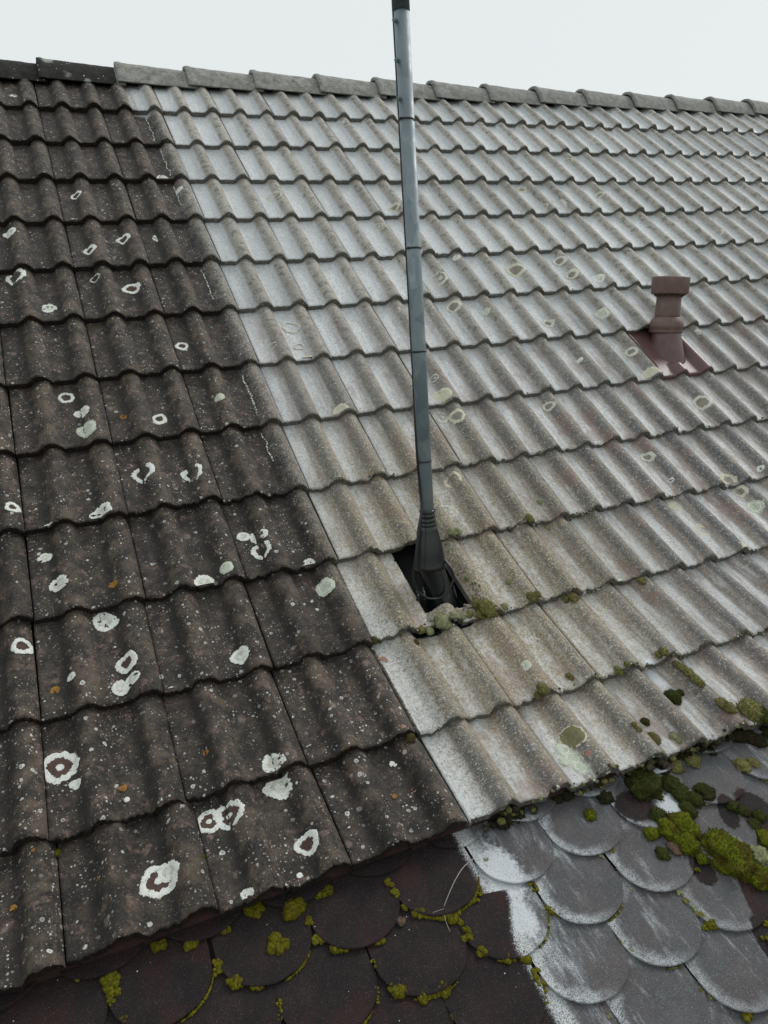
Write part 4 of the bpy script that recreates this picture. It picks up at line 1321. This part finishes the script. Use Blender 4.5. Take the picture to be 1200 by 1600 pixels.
# rough clinging growth along the lower edges of the pale courses, and dark crust at the eave
items = []
for k in range(5, 14):
    M, L = FR[k]
    n = int(26 * (UMAX[k]) * (0.15 if k < 8 else (0.55 if k < 10 else 1.0)))
    for i in range(n):
        rn = random.Random(k * 1000 + i)
        X = rn.uniform(0.0, UMAX[k] * W) if k > 8 else rn.uniform(0.1, UMAX[k] * W)
        if noise.noise(Vector((X * 5, k * 2.3, 0))) < -0.05 + (0.10 if k < 11 else -.15): continue
        if k == 8 and 1.8 < X < 2.1: continue
        s = rn.uniform(0.0015, 0.0045) * (1.0 if k > 8 else .8) * (1.5 if k == 13 else 1)
        c = rn.random()
        mi = 0 if c < .28 else (1 if c < .55 else (2 if c < .8 else 3))
        yy = rn.choice((rn.uniform(-.004, .003), rn.uniform(-.004, .006)))
        zz = prof(X) + rn.uniform(0.003, T) if yy < 0.001 else prof(X) + T * (1 - yy / L) + .0005
        items.append((MOSS_SMALL[i % 6], M @ Matrix.Translation((X, yy, zz)) @ Matrix.Diagonal((s, s, s, 1)), mi))
for i in range(420):
    rn = random.Random(5000 + i)
    X = rn.uniform(0.03, 2.4)
    dn = noise.noise(Vector((X * 6, 3, 0)))
    if dn < -0.12: continue
    M, L = FR[13]
    s = rn.uniform(0.003, 0.009) * (1 + dn)
    items.append((MOSS_SMALL[i % 6], M @ Matrix.Translation((X, rn.uniform(-.014, .002), rn.uniform(-.028, .010) + prof(X) * .8)) @ Matrix.Diagonal((s, s, s, 1)), rn.choice((1, 1, 4, 4, 4, 3))))
props(link('edge_growth', joined('edge_growth', items, [GRIT, CRUMB, MM['p'], MM['o'], MM['k']])), 'crusty growth and grit clinging to the lower edges of the pale tiles', 'moss', kind='stuff')

# broken mortar lip in front of the hole
bm = bmesh.new()
rn = random.Random(4)
lumps = []
for i in range(110):
    x = rn.uniform(0.196, 0.352)
    y = 0.030 + rn.gauss(0, 0.014)
    if y < 0.004: y = rn.uniform(0.0, 0.012)
    if y > 0.056: continue
    lumps.append((x, y, rn.choice((0.003, 0.004, 0.005, 0.006, 0.008))))
lumps += [(0.262, 0.040, 0.013), (0.300, 0.038, 0.011)]
for (x, y, s) in lumps:
    res = bmesh.ops.create_icosphere(bm, subdivisions=3, radius=1.0)
    for v in res['verts']:
        d = v.co.normalized()
        d *= 1 + .35 * noise.noise(d * 1.5 + Vector((x * 800, 0, 0))) + .15 * noise.noise(d * 5 + Vector((x * 800, 0, 0)))
        v.co = Vector((x + d.x * s, y + d.y * s * .9, tile_top(0.03, y, L11) + 0.004 + d.z * s * .45))
me = bpy.data.meshes.new('mortar_lip'); bm.to_mesh(me); bm.free()
me.polygons.foreach_set('use_smooth', [True] * len(me.polygons))
link('mortar_lip', me, roof, MORTAR, M11.copy())

# ------------------------------------------------------------------ dry stalk
tw = [(-0.020, 0.050), (-0.055, 0.064), (-0.091, 0.088), (-0.126, 0.118), (-0.139, 0.133), (-0.148, 0.160), (-0.151, 0.185)]
v, f = tube([on_shingle(x, d, 0.010 + 0.004 * math.sin(i * 1.3)) for i, (x, d) in enumerate(tw)], lambda s: 0.0011 - 0.0006 * s, 8, 6)
v2, f2 = tube([on_shingle(x, d, h) for x, d, h in ((-0.139, 0.133, .010), (-0.155, 0.1315, .009), (-0.172, 0.130, .006))], 0.0006, 6, 4)
b = len(v); v += v2; f += [tuple(q + b for q in g) for g in f2]
props(link('dry_stalk', mesh('dry_stalk', v, f), None, TWIG), 'thin forked dry stalk lying on the black shingles', 'twig')
